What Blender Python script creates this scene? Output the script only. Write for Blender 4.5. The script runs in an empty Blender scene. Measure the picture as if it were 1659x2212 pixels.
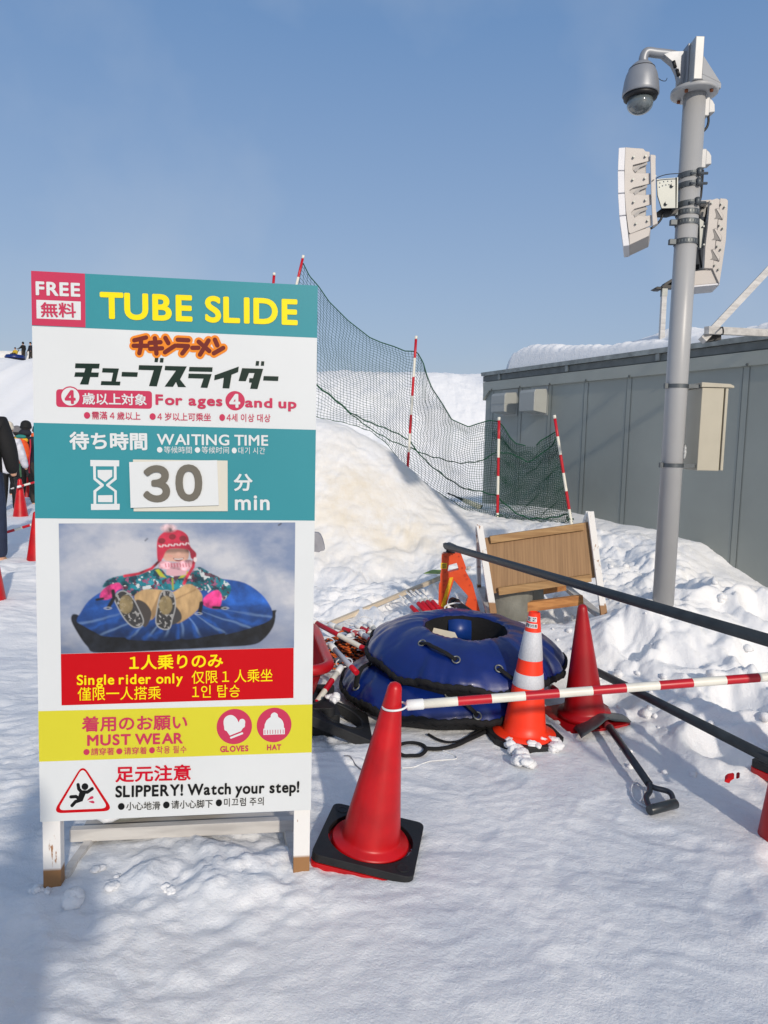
import bpy, math, random
import numpy as np
from mathutils import Vector, Matrix, geometry
SC = bpy.context.scene
COL = SC.collection
rnd = random.Random(7)
def S(r, g, b, a=1.0):
    f = lambda c: (c/255/12.92) if c <= 10.3 else ((c/255+.055)/1.055)**2.4
    return (f(r), f(g), f(b), a)
# ------------------------------------------------------------------ camera, sky, sun, exposure
PITCH, ROLL, CAMH = .0984, .0234, 1.573
FPX = 2868.04/3072*1659                       # focal length in pixels of a 1659 px wide picture
Rv = Vector((1, 0, 0)); Fv = Vector((0, math.cos(PITCH), -math.sin(PITCH))); Uv = Vector((0, math.sin(PITCH), math.cos(PITCH)))
CR = Rv*math.cos(ROLL)+Uv*math.sin(ROLL); CU = Uv*math.cos(ROLL)-Rv*math.sin(ROLL)
cam = bpy.data.cameras.new('camera'); cam.sensor_fit = 'HORIZONTAL'; cam.sensor_width = 36
cam.lens = 36*2868.04/3072; cam.clip_start = .05; cam.clip_end = 2000
camo = bpy.data.objects.new('camera', cam); COL.objects.link(camo)
m = Matrix((CR, CU, -Fv)).transposed().to_4x4(); m.translation = (0, 0, CAMH); camo.matrix_world = m
SC.camera = camo
SUN_AZ, SUN_EL = math.radians(161), math.radians(25)
SKYK = 10.5
world = bpy.data.worlds.new('World'); SC.world = world; world.use_nodes = True
nt = world.node_tree; bg = nt.nodes['Background']
sky = nt.nodes.new('ShaderNodeTexSky'); sky.sky_type = 'NISHITA'; sky.sun_disc = False
sky.sun_elevation = SUN_EL; sky.sun_rotation = SUN_AZ; sky.air_density = 1.3; sky.dust_density = 2.2; sky.ozone_density = 1.5
_tc = nt.nodes.new('ShaderNodeTexCoord'); _sx = nt.nodes.new('ShaderNodeSeparateXYZ'); nt.links.new(_tc.outputs['Generated'], _sx.inputs[0])
_rp = nt.nodes.new('ShaderNodeValToRGB'); nt.links.new(_sx.outputs[2], _rp.inputs[0])        # pale winter haze low in the sky
for i, (p, c) in enumerate(((0, S(172, 186, 208)), (.12, S(152, 173, 206)), (.48, S(106, 143, 192)), (1, S(156, 166, 184)))):
    e = _rp.color_ramp.elements[i] if i < 2 else _rp.color_ramp.elements.new(p)
    e.position = p; e.color = c
_sc = nt.nodes.new('ShaderNodeMix'); _sc.data_type = 'RGBA'; _sc.blend_type = 'MULTIPLY'; _sc.inputs[0].default_value = 1
nt.links.new(_rp.outputs[0], _sc.inputs[6]); _sc.inputs[7].default_value = (SKYK, SKYK, SKYK, 1)
_mx = nt.nodes.new('ShaderNodeMix'); _mx.data_type = 'RGBA'; _mx.inputs[0].default_value = .72
nt.links.new(sky.outputs[0], _mx.inputs[6]); nt.links.new(_sc.outputs[2], _mx.inputs[7])
_nz = nt.nodes.new('ShaderNodeTexNoise'); _nz.inputs['Scale'].default_value = 2.6; _nz.inputs['Detail'].default_value = 6; nt.links.new(_tc.outputs['Generated'], _nz.inputs['Vector'])
_cr = nt.nodes.new('ShaderNodeMapRange'); _cr.inputs['From Min'].default_value = .52; _cr.inputs['From Max'].default_value = .85; _cr.inputs['To Max'].default_value = .45; nt.links.new(_nz.outputs['Fac'], _cr.inputs['Value'])
_cm = nt.nodes.new('ShaderNodeMix'); _cm.data_type = 'RGBA'; nt.links.new(_cr.outputs[0], _cm.inputs[0]); nt.links.new(_mx.outputs[2], _cm.inputs[6]); _cm.inputs[7].default_value = (.50*SKYK, .55*SKYK, .62*SKYK, 1)
nt.links.new(_cm.outputs[2], bg.inputs[0]); bg.inputs[1].default_value = .1
sl = bpy.data.lights.new('sun', 'SUN'); sl.energy = 2.5; sl.angle = math.radians(1.6); sl.color = (1, .90, .77)
so = bpy.data.objects.new('sun', sl); COL.objects.link(so)
sdir = Vector((math.sin(SUN_AZ)*math.cos(SUN_EL), math.cos(SUN_AZ)*math.cos(SUN_EL), math.sin(SUN_EL)))
so.rotation_euler = sdir.to_track_quat('Z', 'Y').to_euler(); so.location = (3, -8, 6)
SC.view_settings.view_transform = 'Standard'; SC.view_settings.look = 'None'
SC.view_settings.exposure = .06; SC.view_settings.gamma = 1
# ------------------------------------------------------------------ measuring: photograph pixel -> point in the place
def ray(u, v): return Fv+CR*((u-829.5)/FPX)-CU*((v-1106)/FPX)
def on(u, v, z=0.):
    d = ray(u, v); t = (z-CAMH)/d.z; return Vector((d.x*t, d.y*t, z))
def at(u, v, Y):
    d = ray(u, v); t = Y/d.y; return Vector((d.x*t, Y, CAMH+d.z*t))
K = 1659/3072
def zm(ox, oy, s): return lambda x, y: ((ox+x/s)*K, (oy+y/s)*K)
Z1 = zm(2400, 130, 2.765); Z2 = zm(2400, 550, 2.4688); Z3 = zm(2550, 1150, 1.701); Z4 = zm(1900, 1280, 2.0737)
Z5 = zm(1050, 1000, 1.8435); Z6 = zm(1900, 2350, 1.4155); ZB = zm(1240, 2400, 1.565); ZP = zm(1240, 2400, 4.425)
Z8 = zm(1650, 2050, 1.9518); ZM = zm(1240, 2000, 2.183); ZL = zm(0, 1340, 1.8433); ZN = zm(1700, 1950, 2.37); ZR = zm(2600, 1050, 3.515)
def tr(z, pts, Y): return [at(*z(x, y), Y) for x, y in pts]
# ------------------------------------------------------------------ materials
MATS = {}
def mat(name, col, rough=.55, metal=0., var=0., scale=8., bump=0., bscale=60., spec=.5, trans=0., coat=0., col2=None, detail=4):
    if name in MATS: return MATS[name]
    m = bpy.data.materials.new(name); m.use_nodes = True; MATS[name] = m
    n, l = m.node_tree.nodes, m.node_tree.links; b = n['Principled BSDF']
    b.inputs['Base Color'].default_value = col; b.inputs['Roughness'].default_value = rough; b.inputs['Metallic'].default_value = metal
    b.inputs['Specular IOR Level'].default_value = spec; b.inputs['Transmission Weight'].default_value = trans; b.inputs['Coat Weight'].default_value = coat
    tc = n.new('ShaderNodeTexCoord')
    if var or col2:
        t = n.new('ShaderNodeTexNoise'); t.inputs['Scale'].default_value = scale; t.inputs['Detail'].default_value = detail
        l.new(tc.outputs['Object'], t.inputs['Vector'])
        r = n.new('ShaderNodeValToRGB'); r.color_ramp.elements[0].position = .35; r.color_ramp.elements[1].position = .68
        c2 = col2 or tuple(min(1, c*(1+var)) for c in col[:3])+(1,)
        c1 = col if col2 else tuple(c*(1-var) for c in col[:3])+(1,)
        r.color_ramp.elements[0].color = c1; r.color_ramp.elements[1].color = c2
        l.new(t.outputs['Fac'], r.inputs['Fac']); l.new(r.outputs['Color'], b.inputs['Base Color'])
        q = n.new('ShaderNodeMapRange'); q.inputs['To Min'].default_value = max(0.02, rough-.08); q.inputs['To Max'].default_value = min(1, rough+.1)
        l.new(t.outputs['Fac'], q.inputs['Value']); l.new(q.outputs['Result'], b.inputs['Roughness'])
    if bump:
        t2 = n.new('ShaderNodeTexNoise'); t2.inputs['Scale'].default_value = bscale; t2.inputs['Detail'].default_value = 5
        l.new(tc.outputs['Object'], t2.inputs['Vector'])
        bn = n.new('ShaderNodeBump'); bn.inputs['Strength'].default_value = bump; bn.inputs['Distance'].default_value = .01
        l.new(t2.outputs['Fac'], bn.inputs['Height']); l.new(bn.outputs['Normal'], b.inputs['Normal'])
    return m
def snow_mat():
    m = bpy.data.materials.new('snow'); m.use_nodes = True
    n, l = m.node_tree.nodes, m.node_tree.links; b = n['Principled BSDF']
    b.inputs['Roughness'].default_value = .5; b.inputs['Specular IOR Level'].default_value = .32
    tc = n.new('ShaderNodeTexCoord')
    def noise(sc, det=6, rough=.6, stretch=None):
        t = n.new('ShaderNodeTexNoise'); t.inputs['Scale'].default_value = sc; t.inputs['Detail'].default_value = det; t.inputs['Roughness'].default_value = rough
        l.new(tc.outputs['Object'], t.inputs['Vector']); return t
    def mth(op, a, bb):
        q = n.new('ShaderNodeMath'); q.operation = op
        for i, x in enumerate((a, bb)):
            if isinstance(x, (int, float)): q.inputs[i].default_value = x
            else: l.new(x, q.inputs[i])
        return q.outputs[0]
    dirt = n.new('ShaderNodeAttribute'); dirt.attribute_name = 'dirt'
    icy = n.new('ShaderNodeAttribute'); icy.attribute_name = 'packed'
    far = n.new('ShaderNodeAttribute'); far.attribute_name = 'far'
    nz = noise(2.2, 8, .65)
    r = n.new('ShaderNodeValToRGB'); r.color_ramp.elements[0].position = .3; r.color_ramp.elements[1].position = .62
    l.new(nz.outputs['Fac'], r.inputs['Fac'])
    f = mth('MULTIPLY', dirt.outputs['Fac'], r.outputs['Color'])
    mx = n.new('ShaderNodeMix'); mx.data_type = 'RGBA'; pk = noise(1.3, 7, .62); pr_ = n.new('ShaderNodeMapRange'); pr_.inputs['From Min'].default_value = .42; pr_.inputs['From Max'].default_value = .62; l.new(pk.outputs['Fac'], pr_.inputs['Value'])
    ice = mth('MULTIPLY', pr_.outputs[0], icy.outputs['Fac'])
    pm = n.new('ShaderNodeMix'); pm.data_type = 'RGBA'; pm.inputs[6].default_value = (.91, .91, .91, 1); pm.inputs[7].default_value = (.74, .77, .81, 1); l.new(ice, pm.inputs[0]); l.new(pm.outputs[2], mx.inputs[6])
    rg = n.new('ShaderNodeMapRange'); rg.inputs['To Min'].default_value = .6; rg.inputs['To Max'].default_value = .34; l.new(ice, rg.inputs['Value']); l.new(rg.outputs[0], b.inputs['Roughness'])
    mx.inputs[7].default_value = (.80, .73, .61, 1)
    l.new(f, mx.inputs[0])
    sp = noise(9, 8, .8); r2 = n.new('ShaderNodeValToRGB'); r2.color_ramp.elements[0].position = .66; r2.color_ramp.elements[1].position = .72
    l.new(sp.outputs['Fac'], r2.inputs['Fac'])
    f2 = mth('MULTIPLY', mth('MULTIPLY', dirt.outputs['Fac'], r2.outputs['Color']), .5)
    mx2 = n.new('ShaderNodeMix'); mx2.data_type = 'RGBA'; mx2.inputs[7].default_value = (.36, .3, .22, 1)
    l.new(mx.outputs[2], mx2.inputs[6]); l.new(f2, mx2.inputs[0]); l.new(mx2.outputs[2], b.inputs['Base Color'])
    h = mth('ADD', mth('ADD', mth('MULTIPLY', noise(26, 9, .68).outputs['Fac'], .95), mth('MULTIPLY', far.outputs['Fac'], mth('MULTIPLY', noise(4.5, 5, .6).outputs['Fac'], 4.))), mth('MULTIPLY', noise(120, 5, .7).outputs['Fac'], .5))
    bn = n.new('ShaderNodeBump'); bn.inputs['Strength'].default_value = .55; bn.inputs['Distance'].default_value = .016
    l.new(h, bn.inputs['Height']); l.new(bn.outputs['Normal'], b.inputs['Normal'])
    return m
def wood_mat(name, a, bcol, sc=(40, 3, 40), bump=.15):
    m = bpy.data.materials.new(name); m.use_nodes = True; MATS[name] = m
    n, l = m.node_tree.nodes, m.node_tree.links; b = n['Principled BSDF']; b.inputs['Roughness'].default_value = .65
    tc = n.new('ShaderNodeTexCoord'); mp = n.new('ShaderNodeMapping'); mp.inputs['Scale'].default_value = sc
    l.new(tc.outputs['Object'], mp.inputs['Vector'])
    t = n.new('ShaderNodeTexNoise'); t.inputs['Scale'].default_value = 1; t.inputs['Detail'].default_value = 8; t.inputs['Distortion'].default_value = .35
    l.new(mp.outputs[0], t.inputs['Vector'])
    r = n.new('ShaderNodeValToRGB'); r.color_ramp.elements[0].position = .36; r.color_ramp.elements[1].position = .62
    r.color_ramp.elements[0].color = a; r.color_ramp.elements[1].color = bcol
    l.new(t.outputs['Fac'], r.inputs['Fac']); l.new(r.outputs[0], b.inputs['Base Color'])
    bn = n.new('ShaderNodeBump'); bn.inputs['Strength'].default_value = bump; bn.inputs['Distance'].default_value = .003
    l.new(t.outputs['Fac'], bn.inputs['Height']); l.new(bn.outputs[0], b.inputs['Normal'])
    return m
def peeling_mat():
    """white paint, flaking so that brown wood shows; bare at the very foot"""
    m = bpy.data.materials.new('peeling white paint'); m.use_nodes = True; MATS['peel'] = m
    n, l = m.node_tree.nodes, m.node_tree.links; b = n['Principled BSDF']; b.inputs['Roughness'].default_value = .6
    tc = n.new('ShaderNodeTexCoord'); mp = n.new('ShaderNodeMapping'); mp.inputs['Scale'].default_value = (34, 34, 7)
    l.new(tc.outputs['Object'], mp.inputs['Vector'])
    t = n.new('ShaderNodeTexNoise'); t.inputs['Scale'].default_value = 1; t.inputs['Detail'].default_value = 9; t.inputs['Roughness'].default_value = .7
    l.new(mp.outputs[0], t.inputs['Vector'])
    r = n.new('ShaderNodeValToRGB'); r.color_ramp.elements[0].position = .60; r.color_ramp.elements[1].position = .63
    r.color_ramp.elements[0].color = S(226, 224, 220); r.color_ramp.elements[1].color = S(158, 112, 74)
    l.new(t.outputs['Fac'], r.inputs['Fac'])
    sx = n.new('ShaderNodeSeparateXYZ'); l.new(tc.outputs['Object'], sx.inputs[0])
    mr = n.new('ShaderNodeMapRange'); mr.inputs['From Min'].default_value = .085; mr.inputs['From Max'].default_value = .095
    mr.inputs['To Min'].default_value = 1; mr.inputs['To Max'].default_value = 0
    l.new(sx.outputs[2], mr.inputs['Value'])
    mx = n.new('ShaderNodeMix'); mx.data_type = 'RGBA'; l.new(mr.outputs[0], mx.inputs[0]); l.new(r.outputs[0], mx.inputs[6]); mx.inputs[7].default_value = S(150, 108, 66)
    l.new(mx.outputs[2], b.inputs['Base Color'])
    return m
M_SNOW = snow_mat()
M_PEEL = peeling_mat()
M_PLY = wood_mat('plywood', S(134, 101, 65), S(153, 118, 79), (85, 2.5, 2.5), .08)
M_BATTEN = wood_mat('batten wood', S(150, 114, 72), S(178, 142, 96), (3, 40, 40))
M_ORWOOD = wood_mat('orange timber', S(160, 106, 58), S(196, 138, 80), (4, 40, 40))
M_WHITEWOOD = wood_mat('white painted timber', S(180, 177, 173), S(202, 199, 194), (4, 30, 30), .15)
M_RED = mat('red cone plastic', S(188, 3, 12), .38, var=.2, scale=7, bump=.05, bscale=15)
M_DRED = mat('weathered red plastic', S(164, 6, 18), .42, var=.16, scale=4, bump=.06, bscale=12)
M_BLK = mat('black rubber', S(24, 25, 27), .62, var=.35, scale=14, bump=.15, bscale=50)
M_BLKCLOTH = mat('black fabric', S(14, 14, 17), .85, var=.3, scale=18, bump=.3, bscale=80)
M_WPLAST = mat('white plastic', S(232, 232, 230), .4, var=.03)
M_BARRED = mat('bar red tape', S(190, 16, 34), .38, var=.08)
M_BARWHT = mat('bar white', S(228, 224, 210), .4, var=.05, scale=20)
M_BLUE = mat('blue vinyl', S(6, 34, 104), .34, var=.14, scale=5, bump=.16, bscale=9, coat=.15)
M_STEEL = mat('grey steel pipe', S(50, 56, 60), .5, metal=.2, var=.2, scale=12)
M_GALV = mat('galvanised steel', S(130, 133, 131), .45, metal=.55, var=.15, scale=25)
M_DGALV = mat('dark band steel', S(92, 97, 100), .5, metal=.5, var=.15, scale=25)
M_POLE = mat('pole paint', S(168, 168, 167), .36, var=.03, scale=3)
M_BEIGE = mat('cream speaker shell', S(182, 175, 168), .45, var=.03)
M_WSPK = mat('white speaker front', S(206, 206, 210), .45, var=.02)
M_BOX = mat('cream cabinet paint', S(178, 171, 152), .42, var=.03)
M_WALL = mat('grey green cladding', S(152, 156, 149), .42, var=.07, scale=1.2, bump=.03, bscale=3)
M_WALLD = mat('dark joint line', S(86, 91, 90), .6)
M_FASC = mat('grey green trim', S(162, 165, 156), .42, var=.05, scale=3)
M_GUT = mat('weathered gutter', S(140, 145, 142), .5, var=.25, scale=10)
M_CABLE = mat('black cable', S(16, 16, 18), .5)
M_CONC = mat('concrete', S(128, 128, 120), .85, var=.16, scale=9, bump=.3, bscale=60)
M_ORP = mat('orange plastic', S(222, 78, 30), .42, var=.08, scale=6, bump=.05)
M_YREF = mat('yellow reflective strip', S(230, 178, 30), .4, var=.15, scale=60)
M_SILVER = mat('silver camera paint', S(142, 145, 150), .44, metal=.3, var=.04)
M_RFOR = mat('fluorescent orange', S(255, 58, 22), .42, var=.05, scale=6, bump=.04)
M_REFL = mat('white reflective sheeting', S(206, 208, 212), .38, var=.07, scale=120, bump=.25, bscale=300)
# ------------------------------------------------------------------ objects
def thing(name, label, cat, loc=(0, 0, 0), rot=(0, 0, 0), group=None):
    o = bpy.data.objects.new(name, None); COL.objects.link(o); o.empty_display_size = .1
    o.location = loc; o.rotation_euler = rot; o['label'] = label; o['category'] = cat
    if group: o['group'] = group
    return o
def tag(o, label, cat, group=None, kind=None):
    if label: o['label'] = label
    if cat: o['category'] = cat
    if group: o['group'] = group
    if kind: o['kind'] = kind
    return o
def wmat(o):
    mm = Matrix.LocRotScale(Vector(o.location), o.rotation_euler, Vector(o.scale))
    return wmat(o.parent) @ mm if o.parent else mm
class MB:
    def __init__(s): s.v = []; s.f = []; s.m = []; s.sm = []
    def add(s, vs, fs, mi=0, smooth=True, M=None):
        o = len(s.v)
        s.v += [tuple(M @ Vector(p)) if M is not None else tuple(p) for p in vs]
        for f in fs: s.f.append(tuple(i+o for i in f)); s.m.append(mi); s.sm.append(smooth)
        return s
    def box(s, c, d, M=None, mi=0):
        x, y, z = d[0]/2, d[1]/2, d[2]/2
        vs = [(c[0]+a*x, c[1]+b*y, c[2]+e*z) for a in (-1, 1) for b in (-1, 1) for e in (-1, 1)]
        return s.add(vs, [(0, 1, 3, 2), (4, 6, 7, 5), (0, 4, 5, 1), (2, 3, 7, 6), (0, 2, 6, 4), (1, 5, 7, 3)], mi, False, M)
    def beam(s, a, b, w, t, up=(0, 0, 1), mi=0):
        a, b = Vector(a), Vector(b); d = (b-a).normalized(); up = Vector(up)
        x = d.cross(up).normalized(); y = x.cross(d).normalized()
        vs = [p+x*(i*w/2)+y*(j*t/2) for p in (a, b) for i, j in ((-1, -1), (1, -1), (1, 1), (-1, 1))]
        return s.add(vs, [(0, 3, 2, 1), (4, 5, 6, 7), (0, 1, 5, 4), (1, 2, 6, 5), (2, 3, 7, 6), (3, 0, 4, 7)], mi, False)
    def tube(s, path, r, n=10, mi=0, caps=True, smooth=True, closed=False, mis=None, flat=1.):
        P = [Vector(p) for p in path]; N = len(P)
        rr = r if isinstance(r, (list, tuple)) else [r]*N
        T = []
        for i in range(N):
            a = P[(i-1) % N] if (closed or i > 0) else P[i]; b = P[(i+1) % N] if (closed or i < N-1) else P[i]
            t = (b-a); T.append(t.normalized() if t.length > 1e-9 else Vector((0, 0, 1)))
        up = Vector((0, 0, 1)) if abs(T[0].z) < .9 else Vector((1, 0, 0))
        x = T[0].cross(up).normalized(); o = len(s.v)
        for i in range(N):
            x = (x-T[i]*x.dot(T[i]))
            x = x.normalized() if x.length > 1e-6 else T[i].orthogonal().normalized()
            y = T[i].cross(x)
            for k in range(n):
                a = 2*math.pi*k/n
                s.v.append(tuple(P[i]+x*(math.cos(a)*rr[i])+y*(math.sin(a)*rr[i]*flat)))
        for i in range(N if closed else N-1):
            j = (i+1) % N
            for k in range(n):
                k2 = (k+1) % n
                s.f.append((o+i*n+k, o+i*n+k2, o+j*n+k2, o+j*n+k)); s.m.append(mis[i] if mis else mi); s.sm.append(smooth)
        if caps and not closed:
            s.f.append(tuple(o+k for k in reversed(range(n)))); s.m.append(mis[0] if mis else mi); s.sm.append(False)
            s.f.append(tuple(o+(N-1)*n+k for k in range(n))); s.m.append(mis[-1] if mis else mi); s.sm.append(False)
        return s
    def lathe(s, prof, n=40, M=None, mi=0, mis=None, smooth=True):
        vs = []; fs = []
        for r, z in prof:
            for k in range(n):
                a = 2*math.pi*k/n; vs.append((r*math.cos(a), r*math.sin(a), z))
        o = len(s.v); s.v += [tuple(M @ Vector(p)) if M is not None else p for p in vs]
        for i in range(len(prof)-1):
            for k in range(n):
                k2 = (k+1) % n
                s.f.append((o+i*n+k, o+i*n+k2, o+(i+1)*n+k2, o+(i+1)*n+k)); s.m.append(mis[i] if mis else mi); s.sm.append(smooth)
        for i, rev in ((0, True), (len(prof)-1, False)):
            if prof[i][0] > 1e-4:
                q = [o+i*n+k for k in range(n)]
                s.f.append(tuple(reversed(q) if rev else q)); s.m.append((mis[0] if rev else mis[-1]) if mis else mi); s.sm.append(False)
        return s
    def prism(s, pts, vec, holes=(), mi=0):
        """flat outline (3-D points, optional holes) pushed along vec"""
        vec = Vector(vec); loops = [[Vector(p) for p in pts]]+[[Vector(p) for p in h] for h in holes]
        tris = geometry.tessellate_polygon(loops); flat = [p for lp in loops for p in lp]; N = len(flat)
        s.add(flat+[p+vec for p in flat], [tuple(t) for t in tris]+[tuple(i+N for i in reversed(t)) for t in tris], mi, False)
        o = len(s.v)-2*N; k = 0
        for lp in loops:
            for i in range(len(lp)):
                a, b = k+i, k+(i+1) % len(lp)
                s.f.append((o+a, o+b, o+b+N, o+a+N)); s.m.append(mi); s.sm.append(False)
            k += len(lp)
        return s
    def ball(s, c, r, n=12, M=None, mi=0, jit=0.):
        rx, ry, rz = r if isinstance(r, (tuple, list)) else (r, r, r)
        prof = []; c = Vector(c); o = len(s.v)
        for i in range(n//2+1):
            t = -math.pi/2+math.pi*i/(n//2)
            for k in range(n):
                a = 2*math.pi*k/n; q = 1+jit*(rnd.random()-.5)
                p = c+Vector((rx*math.cos(t)*math.cos(a)*q, ry*math.cos(t)*math.sin(a)*q, rz*math.sin(t)*q))
                s.v.append(tuple(M @ p if M is not None else p))
        for i in range(n//2):
            for k in range(n):
                k2 = (k+1) % n; s.f.append((o+i*n+k, o+i*n+k2, o+(i+1)*n+k2, o+(i+1)*n+k)); s.m.append(mi); s.sm.append(True)
        return s
    def build(s, name, mats, parent=None, world=False, bevel=0., fix=True):
        me = bpy.data.meshes.new(name); vs = s.v
        if parent is not None and world:
            I = wmat(parent).inverted(); vs = [tuple(I @ Vector(p)) for p in vs]
        me.from_pydata(vs, [], s.f)
        for mm in (mats if isinstance(mats, (list, tuple)) else [mats]): me.materials.append(mm)
        me.polygons.foreach_set('material_index', s.m); me.polygons.foreach_set('use_smooth', s.sm)
        if fix:
            import bmesh
            bm = bmesh.new(); bm.from_mesh(me); bmesh.ops.recalc_face_normals(bm, faces=bm.faces); bm.to_mesh(me); bm.free()
        me.update()
        o = bpy.data.objects.new(name, me); COL.objects.link(o)
        if parent is not None: o.parent = parent
        if bevel:
            b = o.modifiers.new('bevel', 'BEVEL'); b.width = bevel; b.segments = 2; b.limit_method = 'ANGLE'; b.angle_limit = math.radians(40); b.harden_normals = False
        return o
def copy_tree(o, parent=None):
    c = o.copy(); COL.objects.link(c); c.parent = parent
    for ch in list(o.children): copy_tree(ch, c)
    return c
def bez(pts, n=24, closed=False):
    """smooth Catmull-Rom path through points"""
    P = [Vector(p) for p in pts]; out = []; N = len(P)
    segs = N if closed else N-1
    for i in range(segs):
        g = (lambda k: P[k % N]) if closed else (lambda k: P[max(0, min(N-1, k))])
        a, b, c, d = g(i-1), g(i), g(i+1), g(i+2)
        k = max(2, n//segs)
        for j in range(k):
            t = j/k
            out.append(.5*((2*b)+(c-a)*t+(2*a-5*b+4*c-d)*t*t+(3*b-a-3*c+d)*t**3))
    if not closed: out.append(P[-1])
    return out
# ------------------------------------------------------------------ snow ground as one height field
def _h(ix, iy, s):
    v = (ix.astype(np.int64)*374761393+iy.astype(np.int64)*668265263+s*1442695041) & 0x7fffffff
    v = ((v ^ (v >> 13))*1274126177) & 0x7fffffff
    return ((v ^ (v >> 16)) & 0xffff)/65535.
def vn(x, y, s):
    ix, iy = np.floor(x), np.floor(y); fx, fy = x-ix, y-iy
    fx = fx*fx*fx*(fx*(fx*6-15)+10); fy = fy*fy*fy*(fy*(fy*6-15)+10)
    a, b, c, d = _h(ix, iy, s), _h(ix+1, iy, s), _h(ix, iy+1, s), _h(ix+1, iy+1, s)
    return (a*(1-fx)+b*fx)*(1-fy)+(c*(1-fx)+d*fx)*fy-.5
def fbm(x, y, s, oct=4, g=.5):
    t = 0; a = 1.
    for i in range(oct): 
        c, sn = math.cos(i*1.3+.4), math.sin(i*1.3+.4)
        t = t+a*vn((x*c-y*sn)*2**i, (x*sn+y*c)*2**i, s+i*17); a *= g
    return t
def lumps(x, y, s):
    """rounded clods with creases between them"""
    ix, iy = np.floor(x), np.floor(y); d1 = np.full(np.shape(x), 9.)
    for a in (-1, 0, 1):
        for b in (-1, 0, 1):
            jx, jy = ix+a, iy+b
            d = (x-jx-_h(jx, jy, s))**2+(y-jy-_h(jx, jy, s+5))**2
            d1 = np.minimum(d1, d/(.55+.75*_h(jx, jy, s+9)))
    return np.clip(.5-d1, -.25, .5)
def sst(a, b, x):
    t = np.clip((x-a)/(b-a), 0, 1); return t*t*(3-2*t)
WALLZ = 2.6
PRINTS = [(.62, 1.95, .5, .012), (.85, 2.25, .35, .010), (1.25, 2.35, -.4, .013), (.40, 2.95, .2, .010), (.95, 2.95, -.7, .012), (1.45, 2.2, .9, .011), (.2, 1.85, -.2, .009), (-.35, 1.75, .1, .011), (.55, 3.35, .8, .012), (1.0, 1.72, .2, .010), (1.2, 2.75, 1.3, .010), (.3, 2.35, 1.1, .009), (-1.65, 2.9, .1, .010), (-1.5, 3.6, -.1, .010), (.72, 2.6, -.15, .008)]
def atz(u, v, z):
    d = ray(u, v); t = (z-CAMH)/d.z; return Vector((d.x*t, d.y*t, z))
WC = atz(1052, 805, WALLZ); WR = atz(1659, 722, WALLZ)           # eaves: far corner and right picture edge
WD = (WR-WC); WD.z = 0; WD.normalize(); WN = Vector((WD.y, -WD.x, 0)) # wall direction, outward normal
if WN.x > 0: WN = -WN
WALLBASE = [(1048, 1087), (1200, 1098), (1266, 1112), (1345, 1132), (1420, 1146), (1466, 1163), (1513, 1174), (1548, 1200), (1583, 1227), (1656, 1270)]
def on_wall(u, v, off=0.):
    d = ray(u, v); t = (WC-Vector((0, 0, CAMH))+WN*off).dot(WN)/d.dot(WN); return Vector((0, 0, CAMH))+d*t
WB = [on_wall(*p) for p in WALLBASE]
WBs = np.array([(p-WC).dot(WD) for p in WB]); WBz = np.array([p.z for p in WB])
CREST = [(560, 880), (690, 903), (750, 918), (800, 943), (850, 975), (880, 1008), (920, 1048), (960, 1078), (1000, 1102), (1075, 1120), (1150, 1128), (1237, 1133)]
def NY(u): return float(np.interp(u, [600, 880, 1075, 1240], [9.3, 9.0, 8.5, 8.0]))      # the net line comes nearer to the right
CP = [at(u, v, NY(u)) for u, v in CREST]
CX = np.array([-3.9, -3.3, -2.4]+[p.x for p in CP]); CZ = np.array([.1, .9, 1.8]+[p.z for p in CP]); CY = np.array([9.3, 9.3, 9.3]+[p.y for p in CP])
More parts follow.
